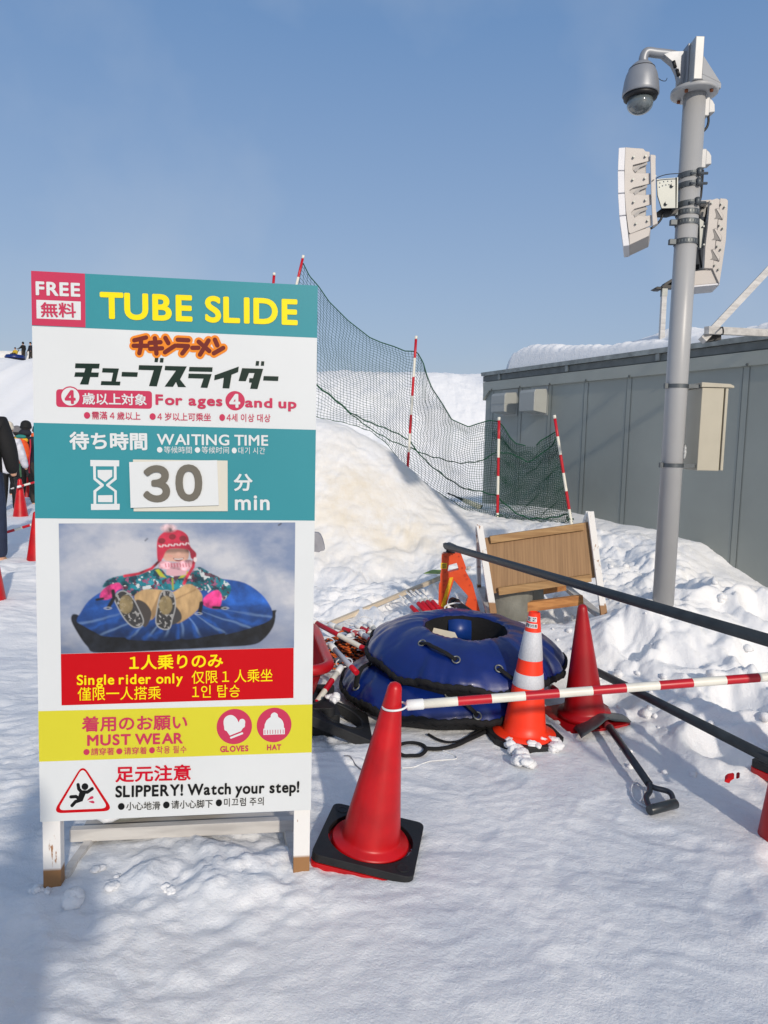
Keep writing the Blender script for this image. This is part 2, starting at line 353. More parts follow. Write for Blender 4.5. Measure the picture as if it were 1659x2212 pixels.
def height(x, y, detail=True):
    x = np.asarray(x, float); y = np.asarray(y, float)
    h = np.zeros(np.broadcast(x, y).shape)
    h = h+.09*sst(4.5, 7, y)*sst(-2, -4, x)                       # queue ground
    # rise towards the second A-frame, the pole and the wall
    right = sst(-.5, 1.3, x)
    h = h+right*.30*sst(4.35, 5.3, y)+.12*sst(4.6, 6.0, y)*(1-right)
    h = h+.17*np.exp(-((x-2.0)/.75)**2-((y-4.95)/.6)**2)
    h = h+.10*sst(1.6, 2.6, x)*sst(2.4, 3.4, y)
    h = h-.20*np.exp(-(np.abs((x-1.45)/.62)**3)-(np.abs((y-5.6)/.52)**3))
    # snow banked against the wall
    s = (x-WC.x)*WD.x+(y-WC.y)*WD.y; dn = (x-WC.x)*WN.x+(y-WC.y)*WN.y
    wz = np.interp(s, WBs, WBz)
    wf = sst(1.5, .0, dn)*sst(-1.6, -.1, s)
    h = h*(1-wf)+wz*wf
    # mound carrying the net
    cz = np.interp(x, CX, CZ); base = .25
    ycr = np.interp(x, CX, CY)
    front = sst(6.7-.25*np.clip(-x, 0, 2), ycr, y)
    prof = np.where(y < ycr, front, sst(1.0, 0.0, (y-ycr)/3.6))
    mf = prof*sst(CX[0]-.2, CX[2], x)*sst(2.6, 1.9, x)
    mm = np.where(cz > h, (cz-h)*mf, (cz-h)*np.exp(-((y-ycr)/.5)**2)*sst(.8, 1.2, x)*sst(2.6, 1.9, x))
    h = h+mm
    # far snow hill behind the net
    hb = 3.75*np.exp(-np.clip(np.abs((x-1.5)/9.5), 0, 9)**4)*sst(14.5, 23, y)*sst(48, 30, y)
    h = np.maximum(h, hb*(1+.05*fbm(x*.35, y*.35, 77, 3)))
    # slide hill far to the left
    sx = sst(-13, -22, x)
    hs = 8.4*sst(38, 70, y)**1.1+1.15*sst(70.8, 71.6, y)
    h = np.maximum(h, sx*hs+sx*sst(44, 50, y)*.35*np.sin(x*1.15+y*.06)**8*sst(69, 66, y))
    if not detail: return h
    near = sst(13, 9, y)
    wx, wy = x+.25*fbm(x*1.7, y*1.7, 31, 2), y+.25*fbm(x*1.7, y*1.7, 57, 2)
    churn = np.maximum(sst(1.2, 1.9, x)*sst(3.05, 3.7, y), sst(4.9, 5.5, y)*sst(7.6, 6.6, y)*sst(-2.5, -.8, x))*sst(8.0, 6.8, y)
    churn = churn*(1-.85*sst(.9, .1, dn)*sst(-1, 0, s))*(1-.8*np.exp(-(np.abs((x-1.45)/.62)**3)-(np.abs((y-5.6)/.52)**3)))
    trod = (1-churn)*sst(7.5, 6.5, y)
    rough = .45+.75*sst(-.12, .25, fbm(x*.8+7, y*.8, 19, 2))
    h = h+trod*rough*(.020*fbm(wx*2.9, wy*3.4, 3, 5, .58)+.024*(.32-np.abs(fbm(wx*4.2+.6*fbm(x*2, y*2, 7, 2), wy*6.5, 9, 5, .62)))+.008*lumps(wx*9, wy*12, 12)*sst(0, .3, fbm(x*1.1, y*1.1, 5, 2))+.006*lumps(wx*19, wy*19, 14)*sst(-.05, .2, fbm(x*1.7+3, y*1.7, 15, 2)))
    # churned, booted-up snow
    h = h+churn*(.16*fbm(wx*1.5, wy*1.5, 21, 3)+.10*lumps(wx*2.6, wy*2.6, 41)+.075*lumps(wx*6.5, wy*6.5, 43)+.034*lumps(wx*14, wy*14, 47)+.03*fbm(wx*11, wy*11, 23, 4))
    # rough face of the mound
    face = sst(6.4, 7.0, y)*near
    h = h+face*(.05*fbm(wx*1.4, wy*1.4, 61, 4)+.020*fbm(wx*7, wy*7, 63, 5, .6)+.020*lumps(wx*9, wy*9, 67)*sst(9.2, 8.4, y)+.06*lumps(wx*3.6, wy*3.6, 68)*sst(8.3, 7.4, y))*(1-.7*sst(.5, .0, dn)*sst(-.5, 0, s))
    fb = sst(13, 20, y)
    h = h+fb*(.10*fbm(x*1.3, y*1.3, 71, 4)+.035*fbm(x*5, y*5, 73, 3))*sst(60, 30, y)
    # snow heaped under the sign and a few boot holes
    h = h+.055*np.exp(-((x+.55)/.34)**2-((y-2.42)/.2)**2)*(1+.9*fbm(x*9, y*9, 83, 4, .6))
    h = h+.016*sst(.9, .5, np.abs(x+.7)+np.abs(y-2.35))*(lumps(wx*9, wy*9, 85)+.6*fbm(wx*16, wy*16, 86, 3))
    for bx, by, ba, bd in PRINTS:                                  # boot prints pressed into the packed snow
        u_, v_ = (x-bx)*math.cos(ba)+(y-by)*math.sin(ba), -(x-bx)*math.sin(ba)+(y-by)*math.cos(ba)
        q_ = np.sqrt((u_/(.052-.012*np.clip(v_/.14, -1, 1)))**2+(v_/.145)**2)
        q_ = q_+1.1*fbm(x*9, y*9, 401, 3); h = h-bd*.5*sst(1.5, .5, q_)+bd*.2*np.exp(-((q_-1.6)/.35)**2)
    for bx, by, br, bd in ((1.75, 3.55, .13, .10), (2.05, 3.95, .14, .13), (1.45, 4.25, .12, .1), (2.45, 4.4, .16, .16), (2.75, 5.0, .16, .18), (2.3, 5.35, .14, .15), (1.95, 3.1, .12, .06), (2.9, 4.2, .18, .17), (1.7, 4.75, .13, .13), (2.5, 3.7, .15, .12), (1.6, 2.55, .11, .035)):
        r2 = ((x-bx)/br)**2+((y-by)/(br*1.25))**2
        h = h-bd*np.exp(-r2**1.5)+bd*.35*np.exp(-(np.sqrt(r2)-1.35)**2*6)
    return h
def hz(x, y): return float(height(np.array([x]), np.array([y]))[0])
def axis(segs):
    out = [segs[0][0]]
    for a, b, st0, st1 in segs:
        v = a
        while v < b-1e-6:
            f = (v-a)/(b-a); v = min(b, v+st0+(st1-st0)*f); out.append(v)
    return np.array(out)
gx = axis([(-160, -45, 16, 3), (-45, -30, .7, .35), (-30, -5, .8, .14), (-5, -1.8, .12, .02), (-1.8, 3.0, .0125, .0125), (3.0, 5.6, .02, .08), (5.6, 160, .2, 22)])
gy = axis([(-60, -3, 14, .5), (-3, .9, .25, .03), (.9, 4.2, .0115, .0125), (4.2, 6, .0125, .018), (6, 10.5, .018, .03), (10.5, 30, .06, .25), (30, 80, .28, .6), (80, 600, 2, 60)])
GX, GY = np.meshgrid(gx, gy); GH = height(GX, GY)
def grid_mesh(name, GX, GY, GZ, material):
    ny, nx = GX.shape
    co = np.stack([GX, GY, GZ], -1).reshape(-1, 3).astype(np.float32)
    i = (np.arange(ny-1)[:, None]*nx+np.arange(nx-1)[None, :]).ravel()
    q = np.stack([i, i+1, i+nx+1, i+nx], 1).astype(np.int32)
    me = bpy.data.meshes.new(name); me.vertices.add(len(co)); me.vertices.foreach_set('co', co.ravel())
    me.loops.add(q.size); me.loops.foreach_set('vertex_index', q.ravel())
    me.polygons.add(len(q)); me.polygons.foreach_set('loop_start', np.arange(0, q.size, 4, dtype=np.int32))
    me.polygons.foreach_set('use_smooth', np.ones(len(q), bool)); me.materials.append(material); me.update(calc_edges=True)
    o = bpy.data.objects.new(name, me); COL.objects.link(o); return o
ground = grid_mesh('snow_ground', GX, GY, GH, M_SNOW); ground['kind'] = 'structure'
dv = (np.exp(-((GX+.1)/.95)**2-((GY-7.75)/.62)**2)*.95+.3*np.exp(-((GX+.6)/1.6)**2-((GY-8.2)/.8)**2)).clip(0, 1)
dv = np.maximum(dv, .8*sst(-18, -24, GX)*sst(70.6, 71, GY)*sst(75, 74, GY)); dv = np.maximum(dv, .10*sst(40, 45, GY)*sst(-18, -24, GX))
ap_ = ground.data.attributes.new('packed', 'FLOAT', 'POINT'); ap_.data.foreach_set('value', (sst(6, 4.6, GY)*(1-sst(1.2, 1.9, GX)*sst(3.05, 3.7, GY))).ravel().astype(np.float32))
af_ = ground.data.attributes.new('far', 'FLOAT', 'POINT'); af_.data.foreach_set('value', (sst(10, 17, GY)*sst(55, 35, GY)).ravel().astype(np.float32))
at_ = ground.data.attributes.new('dirt', 'FLOAT', 'POINT'); at_.data.foreach_set('value', dv.ravel().astype(np.float32))
# ------------------------------------------------------------------ the grey prefab building
def wp(s, z, o=0.): return WC+WD*s+WN*o+Vector((0, 0, z-WALLZ))
BL = 9.0; BD = 2.5
bld = thing('prefab_building', 'long grey green prefab cabin with flat panel walls under a snowy roof', 'building', tuple(wp(0, 0)))
mb = MB()
mb.add([wp(0, -.3), wp(BL, -.3), wp(BL, 2.5), wp(0, 2.5), wp(0, -.3, -BD), wp(BL, -.3, -BD), wp(BL, 2.5, -BD), wp(0, 2.5, -BD)],
       [(0, 1, 2, 3), (5, 4, 7, 6), (4, 0, 3, 7), (1, 5, 6, 2), (3, 2, 6, 7)], 0, False)
mb.build('wall', M_WALL, bld, True)
mb = MB()                                                        # vertical cover strips with dark joints
ss = [(on_wall(*Z4(x, 900))-WC).dot(WD) for x in (135, 368, 612, 908, 1262)]
ss += [ss[-1]+(ss[-1]-ss[-2])*1.0]
ss += [(on_wall(*Z3(720, 900))-WC).dot(WD)]
step = .9
while ss[-1]+step < BL: ss.append(ss[-1]+step)
for s_ in ss:
    mb.add([wp(s_-.03, -.2, .004), wp(s_+.03, -.2, .004), wp(s_+.03, 2.33, .004), wp(s_-.03, 2.33, .004)], [(0, 1, 2, 3)], 0, False)
    for e, w in ((-.034, .0045), (.034, .0045)):
        mb.add([wp(s_+e-w/2, -.2, .0065), wp(s_+e+w/2, -.2, .0065), wp(s_+e+w/2, 2.33, .0065), wp(s_+e-w/2, 2.33, .0065)], [(0, 1, 2, 3)], 1, False)
mb.build('panel_joint', [M_WALL, M_WALLD], bld, True)
mb = MB(); mb.prism([wp(-.03, 2.335, .0), wp(-.03, 2.335, .035), wp(-.03, 2.46, .045), wp(-.03, 2.46, .0)], WD*(BL+.06)); mb.prism([wp(-.03, 2.2, -.02), wp(.12, 2.335, -.02), wp(-.03, 2.335, -.02)], WN*.055); mb.build('fascia', M_FASC, bld, True)
mb = MB(); mb.prism([wp(-.05, 2.47, -.02), wp(-.05, 2.47, .03), wp(-.05, 2.545, .03), wp(-.05, 2.545, -.02)], WD*(BL+.1)); mb.build('frieze', mat('dark frieze', S(104, 108, 105), .6, var=.2), bld, True)
mb = MB(); mb.prism([wp(-.06, 2.55, -.3), wp(-.06, 2.55, .06), wp(-.06, 2.60, .065), wp(-.06, 2.612, -.3)], WD*(BL+.1)); mb.build('gutter', M_GUT, bld, True)
mb = MB(); mb.prism([wp(-.04, 2.56, -.3), wp(-.04, 2.60, -.3), wp(-.04, 2.66, -BD/2), wp(-.04, 2.60, -BD-.1), wp(-.04, 2.56, -BD-.1)], WD*(BL+.08)); mb.build('roof', M_FASC, bld, True)
for q in np.arange(.35, BL, 1.45):
    mb = MB(); mb.add([wp(q, 2.475, .045), wp(q+.05, 2.475, .045), wp(q+.05, 2.548, .052), wp(q, 2.548, .052), wp(q, 2.475, .031), wp(q+.05, 2.475, .031), wp(q+.05, 2.548, .031), wp(q, 2.548, .031)], [(0, 1, 2, 3), (0, 4, 5, 1), (1, 5, 6, 2), (2, 6, 7, 3), (3, 7, 4, 0)], 0, False)
    mb.build('gutter_bracket', M_GUT, bld, True)
for s_ in ss[:7]:
    mb = MB(); mb.tube([wp(s_+.03, 2.345, .03), wp(s_+.03, 2.345, .048)], .012, 8); mb.build('joint_cap', M_WALLD, bld, True)
def vent(x0, x1, y0, y1, lip):
    """vent hood: near face polygon corners measured on the wall"""
    s1 = (on_wall(*Z4(x1, (y0+y1)/2))-WC).dot(WD); s0 = (on_wall(*Z4(x0, (y0+y1)/2))-WC).dot(WD)
    zt = on_wall(*Z4(x1, y0)).z; zb = on_wall(*Z4(x1, y1)).z
    return s0, s1, zt, zb
M_VENT = mat('vent hood paint', S(164, 166, 161), .38, var=.03)
for x1, y0, y1, band in ((350, 600, 782, True), (600, 570, 776, False)):
    s1 = (on_wall(*Z4(x1, 690))-WC).dot(WD); zt = on_wall(*Z4(x1, y0)).z; zb = on_wall(*Z4(x1, y1)).z; s0 = s1-.32
    mb = MB(); mb.prism([wp(s1, zb, .003), wp(s1, zt, .003), wp(s1, zt-.015, .19), wp(s1, zt-.05, .21), wp(s1, zb+.03, .21)], -WD*(s1-s0)); h = mb.build('vent_hood', M_VENT, bld, True, bevel=.006)
    mb = MB(); mb.prism([wp(s1+.02, zb-.02, .003), wp(s1+.02, zt+.05, .003), wp(s0-.02, zt+.05, .003), wp(s0-.02, zb-.02, .003)], WN*.008); mb.build('flange', M_VENT, h, True)
    if band:
        mb = MB(); zc = (zt+zb)/2; mb.prism([wp(s1+.003, zc-.008, .01), wp(s1+.003, zc+.008, .01), wp(s1+.003, zc+.008, .215), wp(s1+.003, zc-.008, .215)], -WD*(s1-s0+.006)); mb.build('seam_band', M_VENT, h, True)
# snow lying on the roof
n1, n2 = 260, 70
s_ar = np.linspace(.42, BL-.1, n1); o_ar = np.linspace(.0, -BD, n2)
SS, OO = np.meshgrid(s_ar, o_ar)
edge = np.minimum(np.minimum((SS-.42)/.30, (-OO+.0)/.28), 1).clip(0, 1)
thick = (.19*np.exp(-((SS-.9)/1.2)**2)+.10+.26*np.exp(-((SS-2.6)/.7)**2)*sst(-.5, -1.1, OO)+.05*fbm(SS*1.2, OO*1.2, 91, 3))*sst(6.5, 2.8, SS)**.6+.012+.05*sst(3.6, 5, SS)
TH = np.sqrt(1-(1-edge)**2)*thick+.02*fbm(SS*7, OO*7, 95, 4)*sst(0, .5, edge)+.018*np.maximum(0, np.sin(SS*42+OO*4+3*fbm(SS*3, OO*3, 97, 2)))*sst(.0, .5, edge)*sst(1, .6, edge)
ZZ = 2.603+TH; PX = WC.x+WD.x*SS+WN.x*(OO+.02-.05*sst(.4, 0, edge)); PY = WC.y+WD.y*SS+WN.y*(OO+.02-.05*sst(.4, 0, edge))
rs = grid_mesh('roof_snow', PX, PY, ZZ, M_SNOW); tag(rs, 'thick rounded snow slab lying on the grey cabin roof', 'snow')
# ------------------------------------------------------------------ timber frame and lamp post standing on the roof
def roofY(u, v, z):                      # point at height z on that line of sight
    return atz(u, v, z)
fp = thing('floodlight_post', 'white square post with dark floodlights on the cabin roof behind the pole', 'lamp post')
b0 = at(*ZR(158, 1165), 8.6); t0 = at(*ZR(200, 360), 8.6); b0.z = 2.58; fp.location = b0
MB().beam(b0, t0+Vector((0, 0, -.005)), .055, .055).build('post', M_WHITEWOOD, fp, True)
mb = MB(); mb.prism(tr(ZR, [(52, 365), (105, 335), (168, 340), (168, 382), (100, 380)], 8.55), (0, .12, 0)); mb.build('floodlight', M_CABLE, fp, True, bevel=.008)
mb = MB(); mb.prism(tr(ZR, [(170, 325), (195, 320), (215, 285), (330, 215), (345, 245), (225, 325), (240, 312), (340, 318), (340, 360), (180, 355)], 8.56), (0, .1, 0)); mb.build('bracket_arm', M_CABLE, fp, True)
MB().box(tuple((t0+Vector((0, 0, -.05)))), (.062, .062, .09)).build('post_plate', M_GALV, fp, True)
tb = thing('timber_brace', 'white timber brace leaning up from a horizontal beam on the cabin roof', 'brace')
YB = 6.1
pa, pb = at(*ZR(735, 1095), YB-.1), at(*ZR(1659, 110), YB+.25); d = (pb-pa).normalized()
tb.location = pa
MB().beam(pa, pa+d*3.2, .055, .05, up=(0, -1, .2)).build('diagonal_beam', M_WHITEWOOD, tb, True)
qa, qb = at(*ZR(795, 952), YB-.14), at(*ZR(1500, 985), YB+.2)
MB().beam(qa, qb+(qb-qa)*.3, .045, .06, up=(0, 0, 1)).build('horizontal_beam', M_WHITEWOOD, tb, True)
mb = MB(); mb.prism(tr(ZR, [(805, 1040), (880, 1005), (1003, 1000), (1003, 1085), (805, 1110)], YB-.02), (0, .1, 0)); mb.build('foot_block', M_CABLE, tb, True)
MB().tube(bez([at(*ZR(1022, 915), YB-.19), at(*ZR(1030, 960), YB-.2), at(*ZR(1025, 1005), YB-.17), at(*ZR(1000, 1005), YB-.05), at(*ZR(990, 930), YB-.05), at(*ZR(1010, 912), YB-.12)], 30, True), .006, 6, closed=True).build('tie', M_CABLE, tb, True)
# ------------------------------------------------------------------ pole with camera, loudspeakers and cabinet
PXX, PYY, PR = 1.953, 4.9, .0705
gz = hz(PXX, PYY)
pole = thing('camera_pole', 'tall light grey steel pole carrying a camera and loudspeakers beside the cabin', 'pole', (PXX, PYY, gz-.1))
ptop = at(*Z1(1035, 690), PYY).z
MB().tube([(PXX, PYY, gz-.1), (PXX, PYY, ptop)], PR, 48).build('shaft', M_POLE, pole, True)
fl = at(*Z1(1040, 668), PYY)
mb = MB(); mb.lathe([(.0, -.012), (.135, -.012), (.145, -.008), (.145, .014), (.0, .014)], 48, Matrix.Translation((PXX-.005, PYY, ptop+.01)))
mb.build('flange', M_POLE, pole, True)
for a in range(4):
    A = a*math.pi/2+.7
    mb = MB(); mb.tube([(PXX+.11*math.cos(A), PYY+.11*math.sin(A), ptop-.016), (PXX+.11*math.cos(A), PYY+.11*math.sin(A), ptop-.002)], .012, 8); mb.build('rusty_bolt', mat('rust', S(120, 66, 36), .8, var=.4, scale=60), pole, True)
# bracket: upright plate facing left with a gusset
pz = ptop+.026
mb = MB(); xl = PXX-.075
mb.prism([(xl, PYY-.15, pz), (xl, PYY+.15, pz), (xl, PYY+.15, pz+.255), (xl, PYY-.15, pz+.255)], (.055, 0, 0))
mb.prism([(xl+.055, PYY-.15, pz), (PXX+.15, PYY-.04, pz), (PXX+.15, PYY+.04, pz), (xl+.055, PYY+.15, pz)], (0, 0, .03))
mb.prism([(xl+.055, PYY-.15, pz+.03), (PXX+.15, PYY-.04, pz+.03), (xl+.055, PYY-.15, pz+.14)], (0, .02, 0))
mb.build('bracket', M_POLE, pole, True, bevel=.004)
cm = thing('security_camera', 'silver dome security camera hanging from an arm at the top of the pole', 'camera', (xl-.26, PYY, pz+.1))
mb = MB(); zc0 = pz+.135
mb.prism([(xl-.014, PYY-.07, zc0-.12), (xl-.014, PYY+.07, zc0-.12), (xl-.014, PYY+.07, zc0+.12), (xl-.014, PYY-.07, zc0+.12)], (.014, 0, 0)); mb.build('mount_plate', M_SILVER, cm, True, bevel=.005)
p_el = at(*Z1(485, 240), PYY); p_hd = at(*Z1(478, 330), PYY)
mb = MB(); za = p_el.z
mb.tube(bez([(p_el.x, PYY, p_hd.z-.01), (p_el.x, PYY, za-.02), (p_el.x+.02, PYY, za+.012), (p_el.x+.08, PYY, za+.008), (xl-.10, PYY, za+.0), (xl-.014, PYY, za-.02)], 40), [.027]*24+[.028+.022*i/16 for i in range(17)] if False else .029, 20)
mb.prism([(xl-.013, PYY-.03, za+.01), (xl-.10, PYY-.03, za+.005), (xl-.15, PYY-.03, za-.012), (xl-.085, PYY-.03, za-.06), (xl-.055, PYY-.03, za-.11), (xl-.035, PYY-.03, za-.175), (xl-.013, PYY-.03, za-.19)], (0, .06, 0))
mb.build('arm', M_SILVER, cm, True, bevel=.004)
for q in ((-.085, -.075), (-.06, -.125)):
    mb = MB(); mb.tube([(xl+q[0]-.004, PYY-.034, za+q[1]+.02), (xl+q[0]+.01, PYY-.034, za+q[1]-.02)], .011, 10); mb.build('arm_opening', M_CABLE, cm, True)
hx = at(*Z1(455, 560), PYY); kx = hx.x; s_ = .00169/2.765          # metres per zoom pixel there
def zz(y): return at(*Z1(455, y), PYY).z
prof = [(.0, zz(318)), (.028, zz(318)), (.05, zz(343)), (.067, zz(370)), (.081, zz(405)), (.083, zz(412)), (.098, zz(470)), (.108, zz(540)), (.116, zz(650)), (.117, zz(690)), (.112, zz(700)), (.10, zz(690)), (.0, zz(650))]
mb = MB(); mb.lathe([(r*.985, z) for r, z in prof], 48, Matrix.Translation((kx, PYY, 0))); hous = mb.build('housing', M_SILVER, cm, True)
mb = MB(); mb.lathe([(.079, zz(400)), (.082, zz(403)), (.083, zz(408)), (.081, zz(411))], 48, Matrix.Translation((kx, PYY, 0))); mb.build('seam', M_CABLE, hous, True)
mb = MB(); mb.lathe([(.108, zz(700)), (.104, zz(735)), (.09, zz(745)), (.0, zz(740))], 40, Matrix.Translation((kx, PYY, 0))); mb.build('dome_collar', M_CABLE, cm, True)
M_DOME = mat('smoked dome', S(96, 104, 106), .06, trans=.0, spec=.8, coat=.6, var=.2, scale=10)
mb = MB(); R = .082; z0 = zz(742); mb.lathe([(R, z0), (R*1.0, z0-.03)]+[(R*math.cos(t), z0-.03-R*.75*math.sin(t)) for t in np.linspace(.1, math.pi/2, 12)], 40, Matrix.Translation((kx, PYY, 0))); mb.build('dome', M_DOME, cm, True)
mb = MB(); mb.tube(bez([at(*Z1(632, 495), PYY-.02), at(*Z1(680, 530), PYY-.03), at(*Z1(725, 535), PYY-.02), at(*Z1(742, 505), PYY)], 20), .0022, 6); mb.build('safety_wire', M_CABLE, cm, True)
MB().ball(at(*Z1(545, 580), PYY-.105), .006, 8).build('screw', M_CABLE, hous, True)
# cable entry caps on the far side of the pole, with black cable
for n_, (y0, y1, xo) in enumerate(((745, 950, 1160), (1310, 1520, 1120))):
    a, b = at(*Z1(xo, y0), PYY).z, at(*Z1(xo, y1), PYY).z
    mb = MB(); mb.prism([(PXX+PR-.02, PYY-.04, b), (PXX+PR+.012, PYY-.04, b), (PXX+PR+.012, PYY-.04, a), (PXX+PR-.02, PYY-.04, a)], (0, .08, 0))
    mb.prism([(PXX+PR+.012, PYY-.035, b+.02), (PXX+PR+.052, PYY-.035, b+.025), (PXX+PR+.048, PYY-.035, a-.045), (PXX+PR+.03, PYY-.035, a-.015), (PXX+PR+.012, PYY-.035, a-.002)], (0, .07, 0))
    mb.build('cable_hood', M_POLE, pole, True, bevel=.004)
mb = MB(); mb.tube(bez([at(*Z1(1195, 905), PYY), at(*Z1(1200, 980), PYY), at(*Z1(1180, 1050), PYY), at(*Z1(1125, 1110), PYY)], 16), .008, 8); mb.build('cable', M_CABLE, pole, True)
mb = MB(); mb.tube(bez([at(*Z1(1140, 1520), PYY), at(*Z1(1132, 1640), PYY), at(*Z1(1118, 1800), PYY), at(*Z2(985, 640), PYY), at(*Z2(982, 800), PYY)], 24), .0075, 8); mb.build('cable', M_CABLE, pole, True)
def band(zc, tilt=0., mt=M_DGALV, clampx=.05, holes=True, nm='clamp_band'):
    mb = MB(); r0 = PR+.0045
    for k in range(40):
        a0, a1 = 2*math.pi*k/40, 2*math.pi*(k+1)/40
        mb.add([(PXX+r0*math.cos(a), PYY+r0*math.sin(a), zc+dz+tilt*math.cos(a)) for dz in (-.017, .017) for a in (a0, a1)], [(0, 1, 3, 2)], 0, False)
    for k in range(-9, 2):
        if not holes: break
        a = -math.pi/2+k*.26+.9; da = .055; r1 = r0+.0012
        mb.add([(PXX+r1*math.cos(a+e), PYY+r1*math.sin(a+e), zc+dz+tilt*math.cos(a+e)) for dz, e in ((-.008, -da), (-.008, da), (.008, da), (.008, -da))], [(0, 1, 2, 3)], 1, False)
    if clampx is not None:
        cx = PXX+PR*clampx; cy = PYY-math.sqrt(max(0, PR**2-(PR*clampx)**2))-.012
        mb.tube([(cx-.05, cy, zc-.008), (cx+.07, cy+.03, zc+.006)], .009, 8); mb.tube([(cx+.005, cy, zc-.016), (cx+.005, cy, zc+.026)], .016, 10)
    return mb.build(nm, [mt, M_GALV], pole, True, fix=False)
for y, t, cxx in ((345, .004, .35), (445, .004, .35), (635, .004, .35)): band(at(*Z2(860, y), PYY-.07).z, t, clampx=cxx, holes=False)
for y in (718, 815, 1010):
    z_ = at(*Z2(830, y), PYY-.07).z; band(z_, 0, clampx=None)
    mb = MB(); mb.box((PXX-PR-.022, PYY-.01, z_), (.045, .03, .035)); mb.build('clamp_lug', M_DGALV, pole, True, bevel=.003)
# loudspeaker on the left
YS = 4.86
sp = thing('loudspeaker', 'white curved loudspeaker clamped to the left of the pole', 'loudspeaker', tuple(at(*Z2(400, 980), YS)))
side = [(250, 95), (430, 112), (450, 135), (490, 140), (493, 230), (325, 272), (322, 320), (345, 350), (495, 352), (497, 455), (330, 495), (292, 520), (295, 548), (430, 568), (503, 560), (505, 660), (340, 705), (308, 740), (312, 762), (440, 775), (510, 765), (512, 865), (300, 950), (283, 935), (255, 720), (240, 500), (242, 300)]
SD = Vector((.33, .95, 0))
mb = MB(); mb.prism(tr(Z2, side, YS-.13), SD*.012); mb.build('side_plate', M_BEIGE, sp, True, bevel=.002)
mb = MB(); mb.prism(tr(Z2, [(250, 97), (430, 108), (455, 140), (455, 880), (290, 1065), (265, 880), (243, 600), (243, 300)], YS-.115), SD*.26); mb.build('cabinet', mat('speaker body', S(176, 172, 168), .5), sp, True, bevel=.006)
mods = [[(185, 100), (250, 95), (240, 325), (176, 325)], [(175, 330), (240, 328), (243, 545), (178, 550)], [(177, 556), (243, 550), (255, 765), (190, 772)], [(191, 778), (256, 770), (290, 1065), (230, 1075)]]
for q in mods:
    mb = MB(); mb.prism(tr(Z2, q, YS-.13), SD*.29); mb.build('front_module', M_WSPK, sp, True, bevel=.004)
mb = MB(); mb.prism(tr(Z2, [(285, 955), (490, 880), (500, 900), (485, 970), (290, 1062)], YS-.125), SD*.275); mb.build('bottom_cover', M_BEIGE, sp, True, bevel=.004)
mb = MB(); mb.prism(tr(Z2, [(497, 165), (548, 172), (552, 700), (570, 845), (568, 850), (520, 872), (505, 560)], YS-.15), SD*.05); mb.build('rear_rail', M_BEIGE, sp, True, bevel=.003)
for ya in (280, 505, 725):
    mb = MB(); mb.prism(tr(Z2, [(335, ya+38), (375, ya+2), (465, ya-38), (468, ya-15), (395, ya+15), (372, ya+45), (345, ya+62)], YS-.134), (0, .01, 0)); mb.build('slot_rib', mat('rib grey', S(150, 146, 142), .5), sp, True)
for x, y in ((330, 195), (447, 187), (323, 418), (441, 405), (331, 638), (447, 620), (353, 852), (468, 823), (535, 203), (540, 385)):
    c = at(*Z2(x, y), YS-.135); mb = MB(); mb.tube([c+Vector((0, -.012, 0)), c+Vector((0, .02, 0))], .0068, 8); mb.build('bolt', M_GALV, sp, True)
hole = lambda x, y, r=7: [(x+r*math.cos(a), y+r*math.sin(a)) for a in np.linspace(0, 2*math.pi, 9)[:-1]]
mb = MB(); mb.prism(tr(Z2, [(562, 410), (760, 395), (755, 695), (610, 698), (570, 570)], YS-.06), (0, .012, 0), [tr(Z2, hole(x, y), YS-.06) for x, y in ((590, 450), (628, 437), (668, 432), (706, 432), (586, 491), (616, 478), (650, 470), (681, 467))])
mb.prism(tr(Z2, [(745, 396), (772, 392), (768, 695), (745, 697)], YS-.06), (0, .1, 0)); mb.build('mount_bracket', M_GALV, sp, True)
for x, y in ((714, 470), (655, 648)):
    c = at(*Z2(x, y), YS-.065); mb = MB(); mb.tube([c+Vector((0, -.014, 0)), c+Vector((0, .01, 0))], .011, 8); mb.build('bracket_bolt', M_GALV, sp, True)
mb = MB(); mb.tube(bez([at(*Z2(520, 425), YS-.16), at(*Z2(590, 385), YS-.1), at(*Z2(680, 362), YS-.1), at(*Z2(800, 355), YS-.1)], 20), .0028, 6); mb.build('safety_wire', M_CABLE, sp, True)
mb = MB(); mb.prism(tr(Z2, [(570, 730), (610, 700), (780, 705), (760, 745), (690, 765), (590, 762)], YS), (0, .06, 0)); mb.build('cable_gland', M_CABLE, sp, True)
mb = MB(); mb.tube(bez([at(*Z2(625, 740), YS), at(*Z2(600, 810), YS), at(*Z2(550, 865), YS), at(*Z2(500, 900), YS)], 16), .0075, 8); mb.build('cable', M_CABLE, sp, True)
